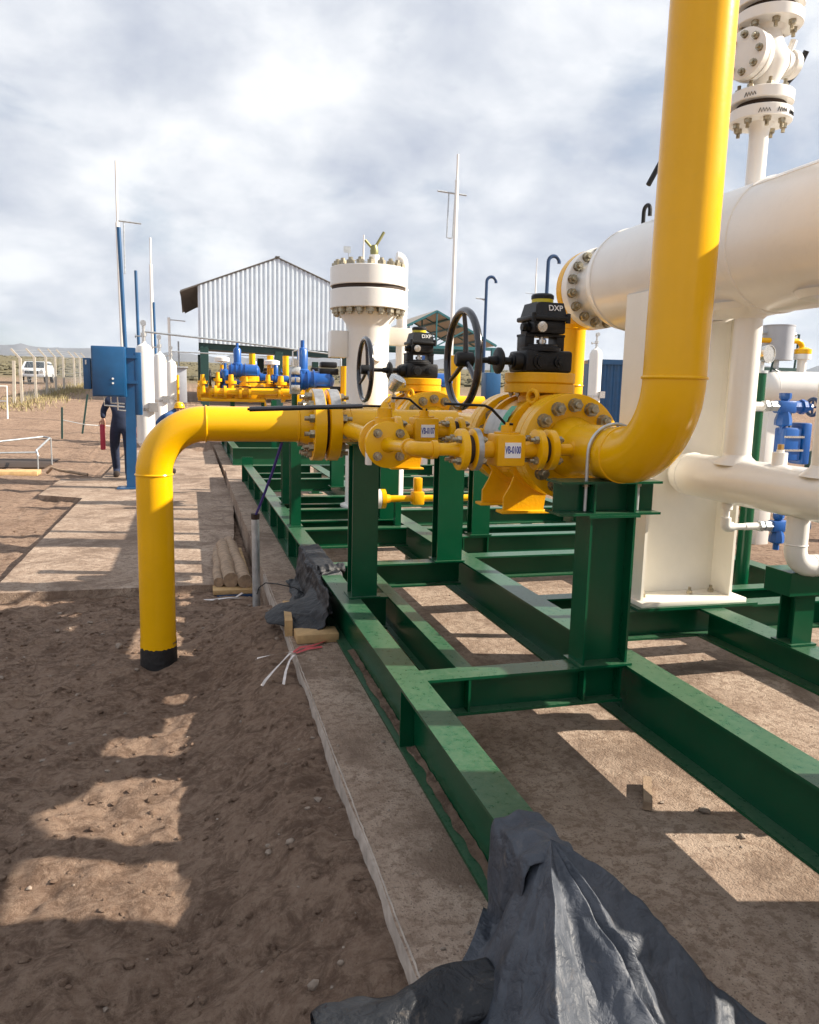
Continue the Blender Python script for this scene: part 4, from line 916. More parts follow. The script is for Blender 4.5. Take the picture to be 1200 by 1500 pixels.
log(.425, .375, 6.55, 8.3, .048, .060, 'long grey log of the pile nearest the steel stake', seed=3)
log(3.50, 3.83, 6.42, 7.8, .062, .062, 'reddish timber log on the slab behind the front green post', WOR, 'timber_log', 4)
solo('plank', MB().obox((3.05, 8.0, .02), (3.75, 7.55, .02), .12, .03), WOD, 'thin grey plank on the slab just beyond the reddish log', 'plank', (3.4, 7.8, .005))
t = thing('steel_stake', 'galvanised pipe stake driven into the soil beside the logs', 'stake', (.485, 6.1, -.1))
part('tube', MB().tube([(.485, 6.10, -.35), (.478, 6.10, .66)], .030, 20), GLV, t)
part('cap', MB().lathe((.478, 6.10, .65), (0, 0, 1), [(0, .032), (.045, .034), (.045, .001)], 16), RUB, t)
solo('purple_strap', MB().tube([(.482, 6.085, .69), (.50, 5.75, .85), (.53, 5.3, 1.10), (.56, 5.0, 1.318)], .010, 6), PUR, 'purple strap tied from the steel stake up to the yellow pipe', 'strap', (.48, 6.08, .69))
solo('wire_loop', MB().tube([(.50, 6.28, .0), (.52, 6.3, .05), (.57, 6.25, .10), (.66, 6.15, .11), (.78, 6.05, .10), (.86, 6.0, .05), (.88, 6.0, .012)], .005, 6), BLK, 'thin dark wire loop between the stake and the beam', 'wire', (.6, 6.2, 0))
def ribbon(mb, pts, w, up=(0, 0, 1)):
    pts = [Vector(p) for p in pts]; vs = []
    for i, p in enumerate(pts):
        d = (pts[min(i+1, len(pts)-1)]-pts[max(i-1, 0)]).normalized(); s = Vector(up).cross(d).normalized()
        q = Quaternion(d, .5*math.sin(i*1.3)); s = q @ s; vs += [p-s*w/2, p+s*w/2]
    k = len(pts); mb.add(vs, [(2*i, 2*i+1, 2*i+3, 2*i+2) for i in range(k-1)])
def tape(label, segs, m=TAPE, w=.03):
    mb = MB()
    for s_ in segs: ribbon(mb, s_, w)
    o = solo('barrier_tape', mb, m, label, 'tape', segs[0][0], ang=80); return o
tape('pale shredded barrier tape trailing from the slab edge onto the soil', [[(.58, 4.72, .02), (.53, 4.62, .015), (.46, 4.52, -.01), (.40, 4.42, -.03), (.37, 4.33, -.03)], [(.60, 4.74, .02), (.55, 4.72, .025), (.47, 4.74, .01), (.38, 4.78, -.02)], [(.60, 4.70, .014), (.56, 4.60, .012), (.52, 4.45, .0), (.49, 4.30, -.02)]], w=.016)
tape('red and white barrier tape lying on the slab by the green beam', [[(.60, 4.75, .012), (.66, 4.83, .016), (.74, 4.86, .012), (.84, 4.93, .014), (.90, 4.95, .012)], [(.62, 4.74, .01), (.70, 4.80, .014), (.80, 4.83, .01)]], TAPR, .02)
tape('pale plastic strip on the soil in front of the log pile', [[(.05, 6.42, -.06), (.15, 6.38, -.055), (.28, 6.40, -.05), (.42, 6.36, -.05)], [(.34, 6.41, -.05), (.40, 6.50, -.04), (.43, 6.58, -.03)]], w=.018)
solo('timber_block', MB().box((.65, 4.93, .002), (.93, 5.10, .062), .005), WOL, 'yellowish timber block under the tarp beside the green beam', 'timber', (.8, 5, 0))
solo('timber_plank', MB().obox((.62, 5.12, .055), (.66, 5.62, .06), .05, .11), WOL, 'upright plank edge under the tarp at the slab edge', 'plank', (.63, 5.3, 0))
solo('wooden_peg', MB().obox((1.755, 2.555, .022), (1.875, 2.75, .022), .035, .035, (0, 0, 1)), WOD, 'small square wooden peg lying on the slab at the sunlit patch', 'peg', (1.8, 2.6, .005))

def cloth(name, P, nu, nv, f, m, parent, th=.003, ang=180):
    vs = [f(i/nu, j/nv) for j in range(nv+1) for i in range(nu+1)]; fs = []
    for j in range(nv):
        for i in range(nu): a = j*(nu+1)+i; fs.append((a, a+1, a+nu+2, a+nu+1))
    o = part(name, MB().add(vs, fs), m, parent, ang=ang)
    so_ = o.modifiers.new('thickness', 'SOLIDIFY'); so_.thickness = th; so_.offset = 1
    return o
def tri(x): x = x % 1.0; return 1-abs(2*x-1)*1.0
# big tarp over the near end of the left beam: fan of folds falling from the beam end to the slab
t = thing('tarpaulin', 'large grey black tarpaulin draped over the near end of the green beam', 'tarpaulin', (.98, 1.6, 0))
RAYS = [((.900, 2.12), .45), ((.70, 1.84), .58), ((.62, 1.56), .82), ((.60, 1.34), .95), ((.70, 1.20), 1.7), ((.86, 1.13), .62), ((1.02, 1.14), .70),
        ((1.22, 1.26), 1.35), ((1.42, 1.44), .72), ((1.58, 1.64), 1.25), ((1.52, 1.86), .60), ((1.24, 2.04), .55), ((1.085, 2.12), .45)]
def big_tarp(u, v):
    k = u*(len(RAYS)-1); i = min(int(k), len(RAYS)-2); w = k-i; ws = w*w*(3-2*w)
    gx_ = RAYS[i][0][0]*(1-w)+RAYS[i+1][0][0]*w; gy_ = RAYS[i][0][1]*(1-w)+RAYS[i+1][0][1]*w
    p = RAYS[i][1]*(1-w)+RAYS[i+1][1]*w
    d = Vector((gx_-.985, gy_-1.90)); dn = d.normalized()
    r = v*1.12
    q0 = min(1, v*9)*.055
    x = .985+dn.x*q0+(gx_-.985-dn.x*.055)*r; y = 1.90+dn.y*q0+(gy_-1.90-dn.y*.05)*r
    rr = min(1, r); fl_ = .006 if x < 1.15 else -.192; tot = .356 if gx_ < 1.12 else .552; z = .362-tot*rr**p if p >= 1 else .362-tot*(1-(1-rr)**(1/p))
    z -= .012*math.sin(w*math.pi)*math.sin(rr*math.pi)
    env = min(1, rr*3); z += .014*(1-min(1, v*9))
    z += env*(.022*noise.noise(Vector((x*5, y*5, 1.3)))+.012*noise.noise(Vector((x*13, y*11, 7)))+.030*(abs(noise.noise(Vector((x*7+y*4, y*6-x*3, 4))))-.2)+.016*(abs(noise.noise(Vector((x*16-y*6, y*13+x*5, 2))))-.2))
    z = max(z, fl_+.010*abs(noise.noise(Vector((x*8, y*8, 3))))+.02*max(0, noise.noise(Vector((x*15, y*6, 9)))))
    return (x+.012*noise.noise(Vector((y*9, z*9, 5))), y+.014*noise.noise(Vector((x*8, z*8, 2))), z)
cloth('sheet', None, 208, 90, big_tarp, TARP, t, .002)
def collar(u, v):                                    # tight wrap round the beam where the tarp starts
    P_ = [(.893, .01), (.893, .1), (.897, .28), (.912, .318), (.985, .330), (1.058, .318), (1.072, .28), (1.078, .1), (1.078, .01)]
    k = u*(len(P_)-1); i = min(int(k), len(P_)-2); w = k-i; x = P_[i][0]*(1-w)+P_[i+1][0]*w; z = P_[i][1]*(1-w)+P_[i+1][1]*w
    y = 2.13-.27*v+.03*noise.noise(Vector((u*6, 0, 1)))+.03*(u-.4)
    n_ = noise.noise(Vector((u*9, v*5+u*4, 8))); puff = .004+.012*v+.010*n_+.007*math.sin(v*14+u*5)*(.3+v)
    c = Vector((.985, .0)); dd = Vector((x, z))-Vector((.985, .1)); dd.normalize()
    return (x+dd.x*puff, y, z+dd.y*puff)
cloth('collar', None, 70, 34, collar, TARP, t, .002)
def roll(u, v):
    a = 2*math.pi*u; x = .28+.5*v; r = .060*(1+.12*math.sin(a*3+v*7)+.10*noise.noise(Vector((math.cos(a)*2, math.sin(a)*2, v*9))))
    return (x, 1.74+.03*v+r*1.5*math.cos(a)+.012*math.sin(v*11), .045-.05*(1-v)+r*math.sin(a)*.95)
cloth('rolled_end', None, 40, 50, roll, TARB, t, .002)
t = thing('tarpaulin', 'small dark tarpaulin scrap wrapped over the left green beam near the stake', 'tarpaulin', (.9, 5.6, 0))
def small_tarp(u, v):
    y = 5.02+1.62*v; n_ = noise.noise(Vector((u*5, v*7, 2))); n2_ = noise.noise(Vector((u*11, v*17, 6)))
    reach = .30*math.exp(-((y-5.45)/.38)**2)         # how far it spreads on the ground side
    start = .10*math.sin(v*9)
    rz = reach/.3
    prof = [(1.075+.02*n_, .29), (1.062, .322), (.99, .326), (.912, .322), (.893, .28), (.880, .16), (.868-reach*.3, .11*rz+.02), (.82-reach*.75, .09*rz+.014), (.78-reach*.95, .035*rz+.008)]
    k = u*(len(prof)-1); i = min(int(k), len(prof)-2); w = k-i
    x = prof[i][0]*(1-w)+prof[i+1][0]*w; z = prof[i][1]*(1-w)+prof[i+1][1]*w
    if y < 5.55 and u < .5:                           # the front part only hangs on the side, not over the top
        lim = max(0, (5.55-y)/.5); x = min(x, .905-.0*lim); z = min(z, .30-.12*lim)
    amp = .022 if u > .45 else .009
    return (x-abs(amp*n2_)*1.2+(.02*n_ if u > .45 else 0), y+.05*n_, max(.008 if x > .59 else -.03, z+(amp*(n_+.4)+.012*max(0, n2_))))
cloth('sheet', None, 70, 90, small_tarp, TARB, t, .002)
cloth('bunched_edge', None, 24, 30, lambda u, v: (.90+.20*v, 5.62+.05*v+.055*math.cos(6.283*u)*(1+.35*noise.noise(Vector((u*4, v*6, 0)))), .335+.035*math.sin(6.283*u)*(1+.4*noise.noise(Vector((u*5, v*8, 3))))), TARB, t, .002)

# ================================================================ left of the skid: blue panel, bottles, worker
t = thing('control_panel', 'blue steel cabinet mounted on a tall blue post beside the walkway', 'cabinet', (-.93, 13.5, 0))
part('post', ibeam((-.94, 13.5, .02), (-.90, 13.5, 2.27), .15, .15, .012, .01, (0, 1, 0)), BLU, t, smooth=False)
part('foot_plate', MB().box((-1.16, 13.32, .002), (-.80, 13.68, .02)), BLU, t)
cab = part('cabinet', MB().box((-1.46, 13.18, 1.49), (-.96, 13.40, 2.27), .012), BLU, t)
part('door', MB().box((-1.44, 13.158, 1.51), (-.98, 13.179, 2.25), .004), BLU, cab)
for z in (1.70, 1.77): part('lock', MB().lathe((-1.15, 13.158, z), (0, -1, 0), [(0, .016), (.012, .016), (.012, .001)], 10), WHT, cab)
sb = part('side_box', MB().box((-1.585, 13.2, 1.60), (-1.475, 13.5, 2.08), .01), BLU, t)
part('latch', MB().box((-1.55, 13.185, 1.98), (-1.53, 13.2, 2.05)), STL, sb)
part('bracket', MB().box((-.98, 13.38, 1.7), (-.80, 13.44, 1.75)).box((-.98, 13.38, 2.1), (-.80, 13.44, 2.15)), BLU, t)
part('back_panel', MB().box((-.84, 13.42, 1.2), (-.74, 13.60, 2.2), .01), BLU, t)
part('tubing', MB().tube([(-1.30, 13.3, 1.49), (-1.30, 13.3, 1.35), (-1.0, 13.3, 1.33)], .012, 8).tube([(-1.2, 13.3, 1.49), (-1.2, 13.3, 1.39), (-1.0, 13.3, 1.38)], .012, 8).tube([(-1.1, 13.3, 1.49), (-1.1, 13.3, 1.28), (-.98, 13.3, 1.27)], .012, 8), STL, t)
def thin_mast(label, x, y, z0, z1, r, m, lean=(0, 0), cross=None, tip=None, cat='mast', group=None, hook=False, under=None):
    t = thing('vent_mast' if m is not GLV and m is not WHT else 'antenna_mast', label, cat, (x, y, z0), group)
    pts = [(x, y, z0), (x+lean[0]*.5, y+lean[1]*.5, (z0+z1)/2), (x+lean[0], y+lean[1], z1)]
    tx, ty = x+lean[0], y+lean[1]
    if hook: pts += arc((tx+r*3.2, ty, z1), (-1, 0, 0), (0, 0, 1), r*3.2, .3, 3.3, 10)
    part('pole', MB().tube(pts, r, 10), m, t)
    if tip: part('tip_rod', MB().tube([(tx, ty, z1-.1), (tx+.01, ty, tip)], r*.55, 8), m if m is not BLU else WHT, t)
    if cross:
        zc, l, r2 = cross[0], cross[1], r*.45
        for s_ in cross[2]:
            part('arm', MB().tube([(x+lean[0]*.6, ty, zc), (x+lean[0]*.6+s_*l, ty, zc-.06*s_*l)], r2, 6), GLV, t)
            part('spreader', MB().tube([(x+lean[0]*.6+s_*l*.22, ty, zc), (x+lean[0]*.5+s_*l*.2, ty, zc-cross[3]), (x+lean[0]*.5, ty, zc-cross[3]-.02)], r2*.8, 6), GLV, t)
    return t
thin_mast('tallest thin blue pole rising beside the blue cabinet', -.93, 13.62, .02, 4.14, .032, BLU, (-.10, 0))
thin_mast('white lightning mast with one side arm behind the tall blue pole', -1.62, 21.8, 0, 5.8, .05, WHT, (-.08, .3), (5.85, .55, (1,), 1.3), 7.3)
thin_mast('slim white mast between the two shorter blue poles', -1.32, 32.2, .35, 6.3, .06, WHT, (-.02, .3), None, 7.3)
thin_mast('second blue pole above the nearest white gas bottle', -1.08, 19.4, 0, 4.3, .035, BLU, (-.06, .2))
thin_mast('short blue pole above the middle white gas bottle', -.96, 25.7, 0.1, 4.24, .04, BLU, (-.05, .2))
thin_mast('white mast with side arm left of the metal shed', -.90, 42.5, .95, 5.2, .07, WHT, (-.05, .2), (5.1, .8, (1,), .01))
thin_mast('faint grey pole near the shed column', -.56, 47.5, 1.2, 4.3, .05, GLV, (0, .1))
def bottle(label, x, y, z0, z1, r):
    t = thing('gas_bottle', label, 'gas bottle', (x, y, 0), 'white gas bottles along the walkway')
    part('cylinder', MB().lathe((x, y, z0), (0, 0, 1), [(0, .001), (.0, r*.7), (.06, r), (z1-z0-.16, r), (z1-z0-.05, r*.75), (z1-z0, r*.25), (z1-z0+.03, r*.22)], 24), WHT, t)
    part('stand', MB().box((x-.05, y+r*.6, 0), (x+.05, y+r+.08, z1-.35)), BLU, t)
    part('foot', MB().box((x-.16, y-.1, 0.001), (x+.16, y+r+.12, .02)).cyl((x, y, .02), (x, y, z0+.02), .05, 10), BLU, t)
    part('strap', MB().lathe((x, y, z0+(z1-z0)*.35), (0, 0, 1), [(0, r+.001), (0, r+.008), (.05, r+.008), (.05, r+.001)], 24).box((x+r*.4, y-r-.03, z0+(z1-z0)*.34), (x+r+.06, y-r*.3, z0+(z1-z0)*.43)), STL, t)
    v = part('head_valve', MB().lathe((x, y, z1), (0, 0, 1), [(0, .03), (.12, .03), (.12, .05), (.18, .05), (.18, .025), (.3, .025), (.3, .04), (.38, .04), (.38, .001)], 10).lathe((x-.14, y, z1+.12), (1, 0, 0), [(0, .035), (.015, .035), (.015, .012), (.14, .012)], 10), STL, t)
    part('gauge', MB().lathe((x, y-.04, z1+.34), (0, -1, 0), [(0, .05), (.03, .05), (.03, .001)], 14), STL, v)
bottle('nearest white gas bottle standing right of the blue cabinet', -.745, 14.5, .62, 2.40, .155)
bottle('middle white gas bottle of the three along the walkway', -.63, 18.6, .75, 2.42, .145)
bottle('farthest white gas bottle of the three along the walkway', -.48, 23.3, .75, 2.42, .15)
solo('conduit_pipe', MB().tube([(-.74, 14.5, 2.60), (.9, 14.3, 2.47), (2.64, 14.1, 2.30), (2.64, 14.1, BT)], .018, 8), GLV, 'long thin grey conduit running from the nearest bottle head to the skid', 'pipe', (-.74, 14.5, 2.6))
solo('conduit_pipe', MB().tube([(-.48, 23.3, 2.66), (2.2, 22.9, 2.6), (2.2, 22.9, 1.4)], .018, 8), GLV, 'thin grey conduit crossing in front of the shed column', 'pipe', (-.48, 23.3, 2.6))

def person(name, label, loc, joints, edges, rad, cmat, extras=None, skin_regions=()):
    t = thing(name, label, 'person', loc)
    me = bpy.data.meshes.new('body'); me.from_pydata([tuple(j) for j in joints], edges, []); me.update()
    o = bpy.data.objects.new('body', me); COL.objects.link(o); o.parent = t; WL[o.name] = Vector(loc)
    o.modifiers.new('skin', 'SKIN'); sv_ = me.skin_vertices[0].data
    for i, r in enumerate(rad): sv_[i].radius = (r, r) if isinstance(r, float) else r
    sv_[0].use_root = True
    ss = o.modifiers.new('sub', 'SUBSURF'); ss.levels = 2; ss.render_levels = 2
    o.modifiers['skin'].use_smooth_shade = True
    me.materials.append(cmat); return t, o
# worker striding behind the cabinet, seen below it
WJ = [(0, 0, .95), (0, 0, 1.15), (0, -.02, 1.38), (0, -.02, 1.50), (0, -.03, 1.60),            # pelvis chest neck-base neck head
      (-.10, -.02, .90), (-.13, .16, .52), (-.12, .32, .12), (-.12, .20, .05),                   # one leg back
      (.10, -.02, .90), (.12, -.10, .50), (.11, -.16, .10), (.13, -.32, .05),                    # other leg forward
      (-.19, -.02, 1.40), (-.28, -.0, 1.22), (-.28, -.08, 1.08), (.19, -.02, 1.40), (.27, .03, 1.15), (.26, -.06, .93)]
WE = [(0,1),(1,2),(2,3),(3,4),(0,5),(5,6),(6,7),(7,8),(0,9),(9,10),(10,11),(11,12),(2,13),(13,14),(14,15),(2,16),(16,17),(17,18)]
WRd = [.15, .145, .15, .06, .085, .11, .088, .07, .055, .11, .088, .07, .055, .08, .06, .045, .08, .06, .045]
def hand_and_head(t, base, hands, head, cm, hm=None):
    for (p, d) in hands:                              # palm and five separate fingers
        p = Vector(base)+Vector(p); a, b, d = frame(Vector(d)); mb = MB()
        mb.tube([p-d*.02, p+d*.02, p+d*.07, p+d*.095], [.026, .036, .040, .034], 10)
        h = part('hand', mb, SKN, t)
        for k in range(4):
            s_ = (k-1.5)*.02; L = (.075, .088, .083, .065)[k]; q_ = p+d*.085+a*s_
            part('finger', MB().tube([q_, q_+d*L*.5+b*.012, q_+d*L*.85+b*.035], [.010, .009, .007], 8), SKN, h)
        q_ = p+d*.02+a*.036; part('thumb', MB().tube([q_, q_+d*.035+a*.022, q_+d*.07+a*.024+b*.015], [.012, .011, .008], 8), SKN, h)
    hp = Vector(base)+Vector(head)
    hd = part('head', MB().lathe(hp+Vector((0, 0, -.11)), (0, 0, 1), [(0, .05), (.04, .07), (.1, .082), (.16, .08), (.21, .055), (.235, .001)], 20), SKN, t)
    part('nose', MB().tube([hp+Vector((0, -.078, .03)), hp+Vector((0, -.10, -.01))], [.008, .014], 8), SKN, hd)
    for s_ in (-1, 1):
        part('ear', MB().lathe(hp+Vector((s_*.08, 0, 0)), (s_, 0, 0), [(0, .026), (.012, .024), (.014, .001)], 10), SKN, hd)
        part('eye', MB().lathe(hp+Vector((s_*.03, -.074, .03)), (0, -1, 0), [(0, .012), (.006, .009), (.008, .001)], 10), BLK, hd)
    part('mouth', MB().tube([hp+Vector((-.022, -.072, -.05)), hp+Vector((0, -.078, -.052)), hp+Vector((.022, -.072, -.05))], .005, 6), RED, hd)
    part('helmet', MB().lathe(hp+Vector((0, 0, .03)), (0, 0, 1), [(0, .115), (.008, .125), (.012, .098), (.06, .095), (.11, .06), (.125, .001)], 24), hm or HLM, t)
WP = (-1.28, 15.05, -.0)
wt, wb = person('person', 'worker in navy overalls walking behind the blue cabinet', WP, [(x*1.05, y, z) for x, y, z in WJ], WE, [float(r) for r in WRd], CLOTH)
hand_and_head(wt, WP, [((-.295, -.10, 1.06), (0, -.1, -1)), ((.275, -.09, .90), (0, -.3, -1))], (0, -.05, 1.66), CLOTH)
for s_, y in ((-1, .24), (1, -.24)):
    part('boot', MB().box((WP[0]+s_*.125-.05, WP[1]+y-.14, .0), (WP[0]+s_*.125+.05, WP[1]+y+.12, .11), .03), BOOT, wt)
t = thing('red_case', 'slim red case hanging from the hand of the worker in navy overalls', 'case', (-1.58, 14.95, .62))
part('case', MB().box((-1.63, 14.90, .52), (-1.55, 15.0, .98), .02), RED, t)
part('handle', MB().tube([(-1.59, 14.92, .97), (-1.59, 14.92, 1.03), (-1.59, 14.98, 1.03), (-1.59, 14.98, .97)], .01, 6), BLK, t)
# second worker crouching by the bottles, almost hidden by the yellow elbow
CP = (-.52, 15.6, 0)
CJ = [(-.06, .0, .78), (.02, -.02, .98), (.14, -.04, 1.16), (.24, -.05, 1.20), (.30, -.05, 1.24), (-.12, .0, .72), (-.06, -.22, .42), (-.10, -.02, .10), (-.02, -.14, .05), (.0, .02, .72), (.10, .16, .42), (.06, .26, .10), (.14, .12, .05),
      (.08, -.22, 1.10), (.22, -.30, .92), (.36, -.30, .80), (.14, .18, 1.12), (.28, .22, .92), (.40, .16, .80)]
ct, cb = person('person', 'worker in blue shirt and yellow helmet bending forward behind the yellow elbow', CP, CJ, WE, [float(r) for r in WRd], CLOB)
hand_and_head(ct, CP, [((.36, -.31, .80), (.8, .0, -.6)), ((.40, .16, .80), (.8, 0, -.6))], (.33, -.05, 1.24), CLOB, YEL)
for x, y in ((-.06, -.08), (.10, .18)): part('boot', MB().box((CP[0]+x-.12, CP[1]+y-.05, .0), (CP[0]+x+.14, CP[1]+y+.05, .10), .03), BOOT, ct)

# ================================================================ yard at the left
def trestle(label, x0, y0, w):
    t = thing('pit_cover', label, 'cover', (x0, y0, -.08)); return t
t = thing('pit_guard', 'two dark stakes holding a low board frame left of the worker', 'guard', (-3.5, 24.6, -.06))
z = ground_z(-3.6, 24.6)
part('stake', MB().obox((-3.60, 24.6, z-.1), (-3.56, 24.6, z+.98), .05, .05), TEAL, t)
part('stake', MB().obox((-3.25, 26.0, z-.1), (-3.02, 26.0, z+1.35), .05, .05), TEAL, t)
part('board', MB().box((-3.5, 24.55, z+.0), (-1.9, 24.75, z+.06), .01), GRY, t)
part('board', MB().box((-3.2, 25.4, z+.0), (-1.9, 26.4, z+.05), .01), WOD, t)
part('rope', MB().tube([(-3.58, 24.6, z+.62), (-3.1, 26.0, z+.42), (-2.2, 26.5, z+.35)], .012, 6), GLV, t)
for k, (x, y, dx, dy) in enumerate(((-3.6, 29.6, 1.6, .2), (-3.2, 29.1, .5, .9), (-2.6, 29.9, .7, -.5))):
    zg = ground_z(x, y); solo('timber_plank', MB().obox((x, y, zg+.05+.05*k), (x+dx, y+dy, zg+.06+.05*k), .16, .05), WOL, ['longest pale plank on the ground behind the dark stakes', 'short pale plank crossing the plank heap behind the stakes', 'topmost pale plank of the heap behind the stakes'][k], 'plank', (x, y, zg))
t = thing('pit_barrier', 'white pipe frame with tape around a pit at the left edge', 'barrier', (-3.9, 17.5, -.06))
zg = ground_z(-3.6, 17.2)
part('rail', MB().tube([(-5.0, 17.6, zg+.42), (-3.1, 18.6, zg+.62), (-2.95, 18.5, zg+.60), (-3.02, 17.3, zg+.42), (-2.98, 17.25, zg+.30)], .02, 8), GLV, t)
part('rail', MB().tube([(-5.2, 17.0, zg+.36), (-3.0, 17.3, zg+.38)], .018, 8), GLV, t)
part('leg', MB().cyl((-3.0, 17.28, zg-.1), (-3.0, 17.28, zg+.4), .014, 6), GLV, t)
part('leg', MB().cyl((-2.93, 18.5, zg-.1), (-2.93, 18.5, zg+.6), .014, 6), GLV, t)
solo('timber_board', MB().box((-5.2, 16.3, ground_z(-4, 16.4)-.02), (-2.85, 16.75, ground_z(-4, 16.4)+.07), .01), WOL, 'pale wide boards lying at the left edge before the pit frame', 'board', (-4, 16.5, -.08))
solo('pit_shade', MB().box((-5.5, 17.7, zg-.02), (-2.95, 19.8, zg+.012), .004), MATS['gasket'], 'dark sheet standing in for the shadow inside the white frame', 'plate', (-4.4, 18.6, zg))  # dark sheet laid where the pit area lies in shadow
solo('bent_bar', MB().tube([(-2.70, 16.45, -.05), (-2.60, 16.4, .06), (-2.45, 16.3, .02), (-1.9, 15.9, -.03)], .03, 8), WOD, 'bent grey bar on the soil left of the cabinet foot', 'bar', (-2.6, 16.4, -.05))
t = thing('goal_frame', 'low white pipe barrier at the far left edge', 'barrier', (-6.8, 33.3, .4))
zg = ground_z(-6.8, 33.3)
part('rail', MB().tube([(-9.0, 33.7, zg+1.25), (-6.76, 33.4, zg+1.25), (-6.78, 33.3, zg-.1)], .035, 8).tube([(-9, 33.7, zg+.68), (-6.77, 33.4, zg+.68)], .03, 8), WHT, t)

# perimeter fence: concrete posts with cranked tops and wire between
FP = [(-7.45, 39.8), (-7.40, 43.0), (-7.42, 46.4), (-7.46, 49.7), (-7.48, 52.9), (-7.6, 58.6), (-7.8, 63.2), (-8.0, 68.5)]
fence = thing('perimeter_fence', 'concrete post fence with cranked tops and wire mesh at the left', 'fence', (-7.45, 39.8, .8))
for (x, y) in FP:
    zb = ground_z(x, y)
    part('fence_post', MB().obox((x, y, zb-.3), (x, y, zb+2.05), .11, .11).obox((x, y, zb+2.02), (x-.36, y, zb+2.45), .085, .085), FNC, fence, smooth=False)
part('fence_post', MB().obox((-7.75, 39.6, ground_z(-7.7, 39.6)-.3), (-7.70, 39.7, ground_z(-7.7, 39.6)+1.95), .12, .12), FNC, fence, smooth=False)
mb = MB()
for i in range(len(FP)-1):
    (x0, y0), (x1, y1) = FP[i], FP[i+1]; z0, z1 = ground_z(x0, y0), ground_z(x1, y1)
    for h in (.08, 1.0, 1.95): mb.obox((x0, y0, z0+h), (x1, y1, z1+h), .008, .008)
    for k in range(3): mb.obox((x0-.1-.1*k, y0, z0+2.12+.13*k), (x1-.1-.1*k, y1, z1+2.12+.13*k), .012, .012)
    L = math.hypot(x1-x0, y1-y0); n = int(L/.34)
    for k in range(n+2):
        a0 = k*.34; 
        for s_ in (0, 1):
            u0 = (a0-1.85*s_)/L if False else a0/L; u1 = u0+(1.85 if s_ else -1.85)/L
            h0, h1 = .08, 1.93
            def cl(u): return u
            if u1 > 1: h1 = h0+(1.85)*(1-u0)/(u1-u0) if u1 != u0 else h1; u1 = 1
            if u1 < 0: h1 = h0+1.85*(u0)/(u0-u1); u1 = 0
            if u0 > 1 or u0 < 0: continue
            mb.obox((x0+(x1-x0)*u0, y0+(y1-y0)*u0, z0+(z1-z0)*u0+h0), (x0+(x1-x0)*u1, y0+(y1-y0)*u1, z0+(z1-z0)*u1+h1), .005, .005)
w_ = part('wire_mesh', mb, GLV, fence, smooth=False); w_['kind'] = 'stuff'

# parked car behind the fence
t = thing('parked_car', 'silver white car parked behind the wire fence', 'car', (-11, 65.5, 1.3))
cz = gz(66.5)-.02; cx0, cy0 = -11.0, 64.8
prof = [(-2.1, .42), (-2.12, .75), (-2.0, .92), (-1.1, 1.02), (-.45, 1.52), (.9, 1.58), (1.75, 1.5), (2.1, 1.05), (2.12, .45)]
mb = MB(); vs = []
for xw, sc in ((-.88, .97), (-.80, 1.0), (.80, 1.0), (.88, .97)):
    for (u, v) in prof: vs.append((cx0+xw*(1 if v < 1.1 else .86), cy0+u*sc, cz+v))
n = len(prof); fs = []
for k in range(3):
    for i in range(n-1): fs.append((k*n+i, k*n+i+1, (k+1)*n+i+1, (k+1)*n+i))
    fs.append((k*n+n-1, k*n, (k+1)*n, (k+1)*n+n-1))
fs += [tuple(range(n)), tuple(range(4*n-1, 3*n-1, -1))]
part('body', MB().add(vs, fs), CARW, t)
part('windscreen', MB().add([(cx0-.68, cy0-1.08, cz+1.06), (cx0+.68, cy0-1.08, cz+1.06), (cx0+.6, cy0-.5, cz+1.505), (cx0-.6, cy0-.5, cz+1.505)], [(0, 1, 2, 3)]), GLS, t)
for s_ in (-1, 1):
    part('side_window', MB().box((cx0+s_*.80-.02, cy0-.5, cz+1.08), (cx0+s_*.80+.02, cy0+1.6, cz+1.44), .01), GLS, t)
    part('headlight', MB().lathe((cx0+s_*.65, cy0-2.10, cz+.78), (0, -1, 0), [(0, .13), (.03, .12), (.04, .001)], 14), STL, t)
    for yy in (-1.35, 1.35):
        w_ = part('wheel', MB().lathe((cx0+s_*.80, cy0+yy, cz+.33), (s_, 0, 0), [(-.1, .2), (-.1, .32), (-.06, .34), (.06, .34), (.1, .32), (.1, .001)], 20), TYR, t)
        part('rim', MB().lathe((cx0+s_*.905, cy0+yy, cz+.33), (s_, 0, 0), [(0, .2), (.01, .19), (.012, .001)], 16), STL, w_)
part('grille', MB().box((cx0-.45, cy0-2.135, cz+.6), (cx0+.45, cy0-2.11, cz+.82), .005), GLS, t)
part('bumper', MB().box((cx0-.85, cy0-2.18, cz+.38), (cx0+.85, cy0-2.05, cz+.56), .03), GRY, t)

# dry grass along the fence
sv, sf = [], []
for k in range(2600):
    y = random.uniform(36, 66); x = -7.5+random.gauss(.25, .8)
    zb = ground_z(x, y); h = random.uniform(.08, .34); a = random.random()*6.28; w = .02; o = len(sv); dx, dy = random.gauss(0, .1), random.gauss(0, .1)
    sv += [(x-w*math.cos(a), y-w*math.sin(a), zb-.02), (x+w*math.cos(a), y+w*math.sin(a), zb-.02), (x+dx, y+dy, zb+h)]; sf.append((o, o+1, o+2))
GRS = mat('dry_grass', (.30, .25, .12), .9, var=.3, scale=2)
g_ = struct('dry_grass', MB().add(sv, sf), GRS, kind='stuff', smooth=False); g_['label'] = 'dry yellow grass along the foot of the wire fence'; g_['category'] = 'grass'

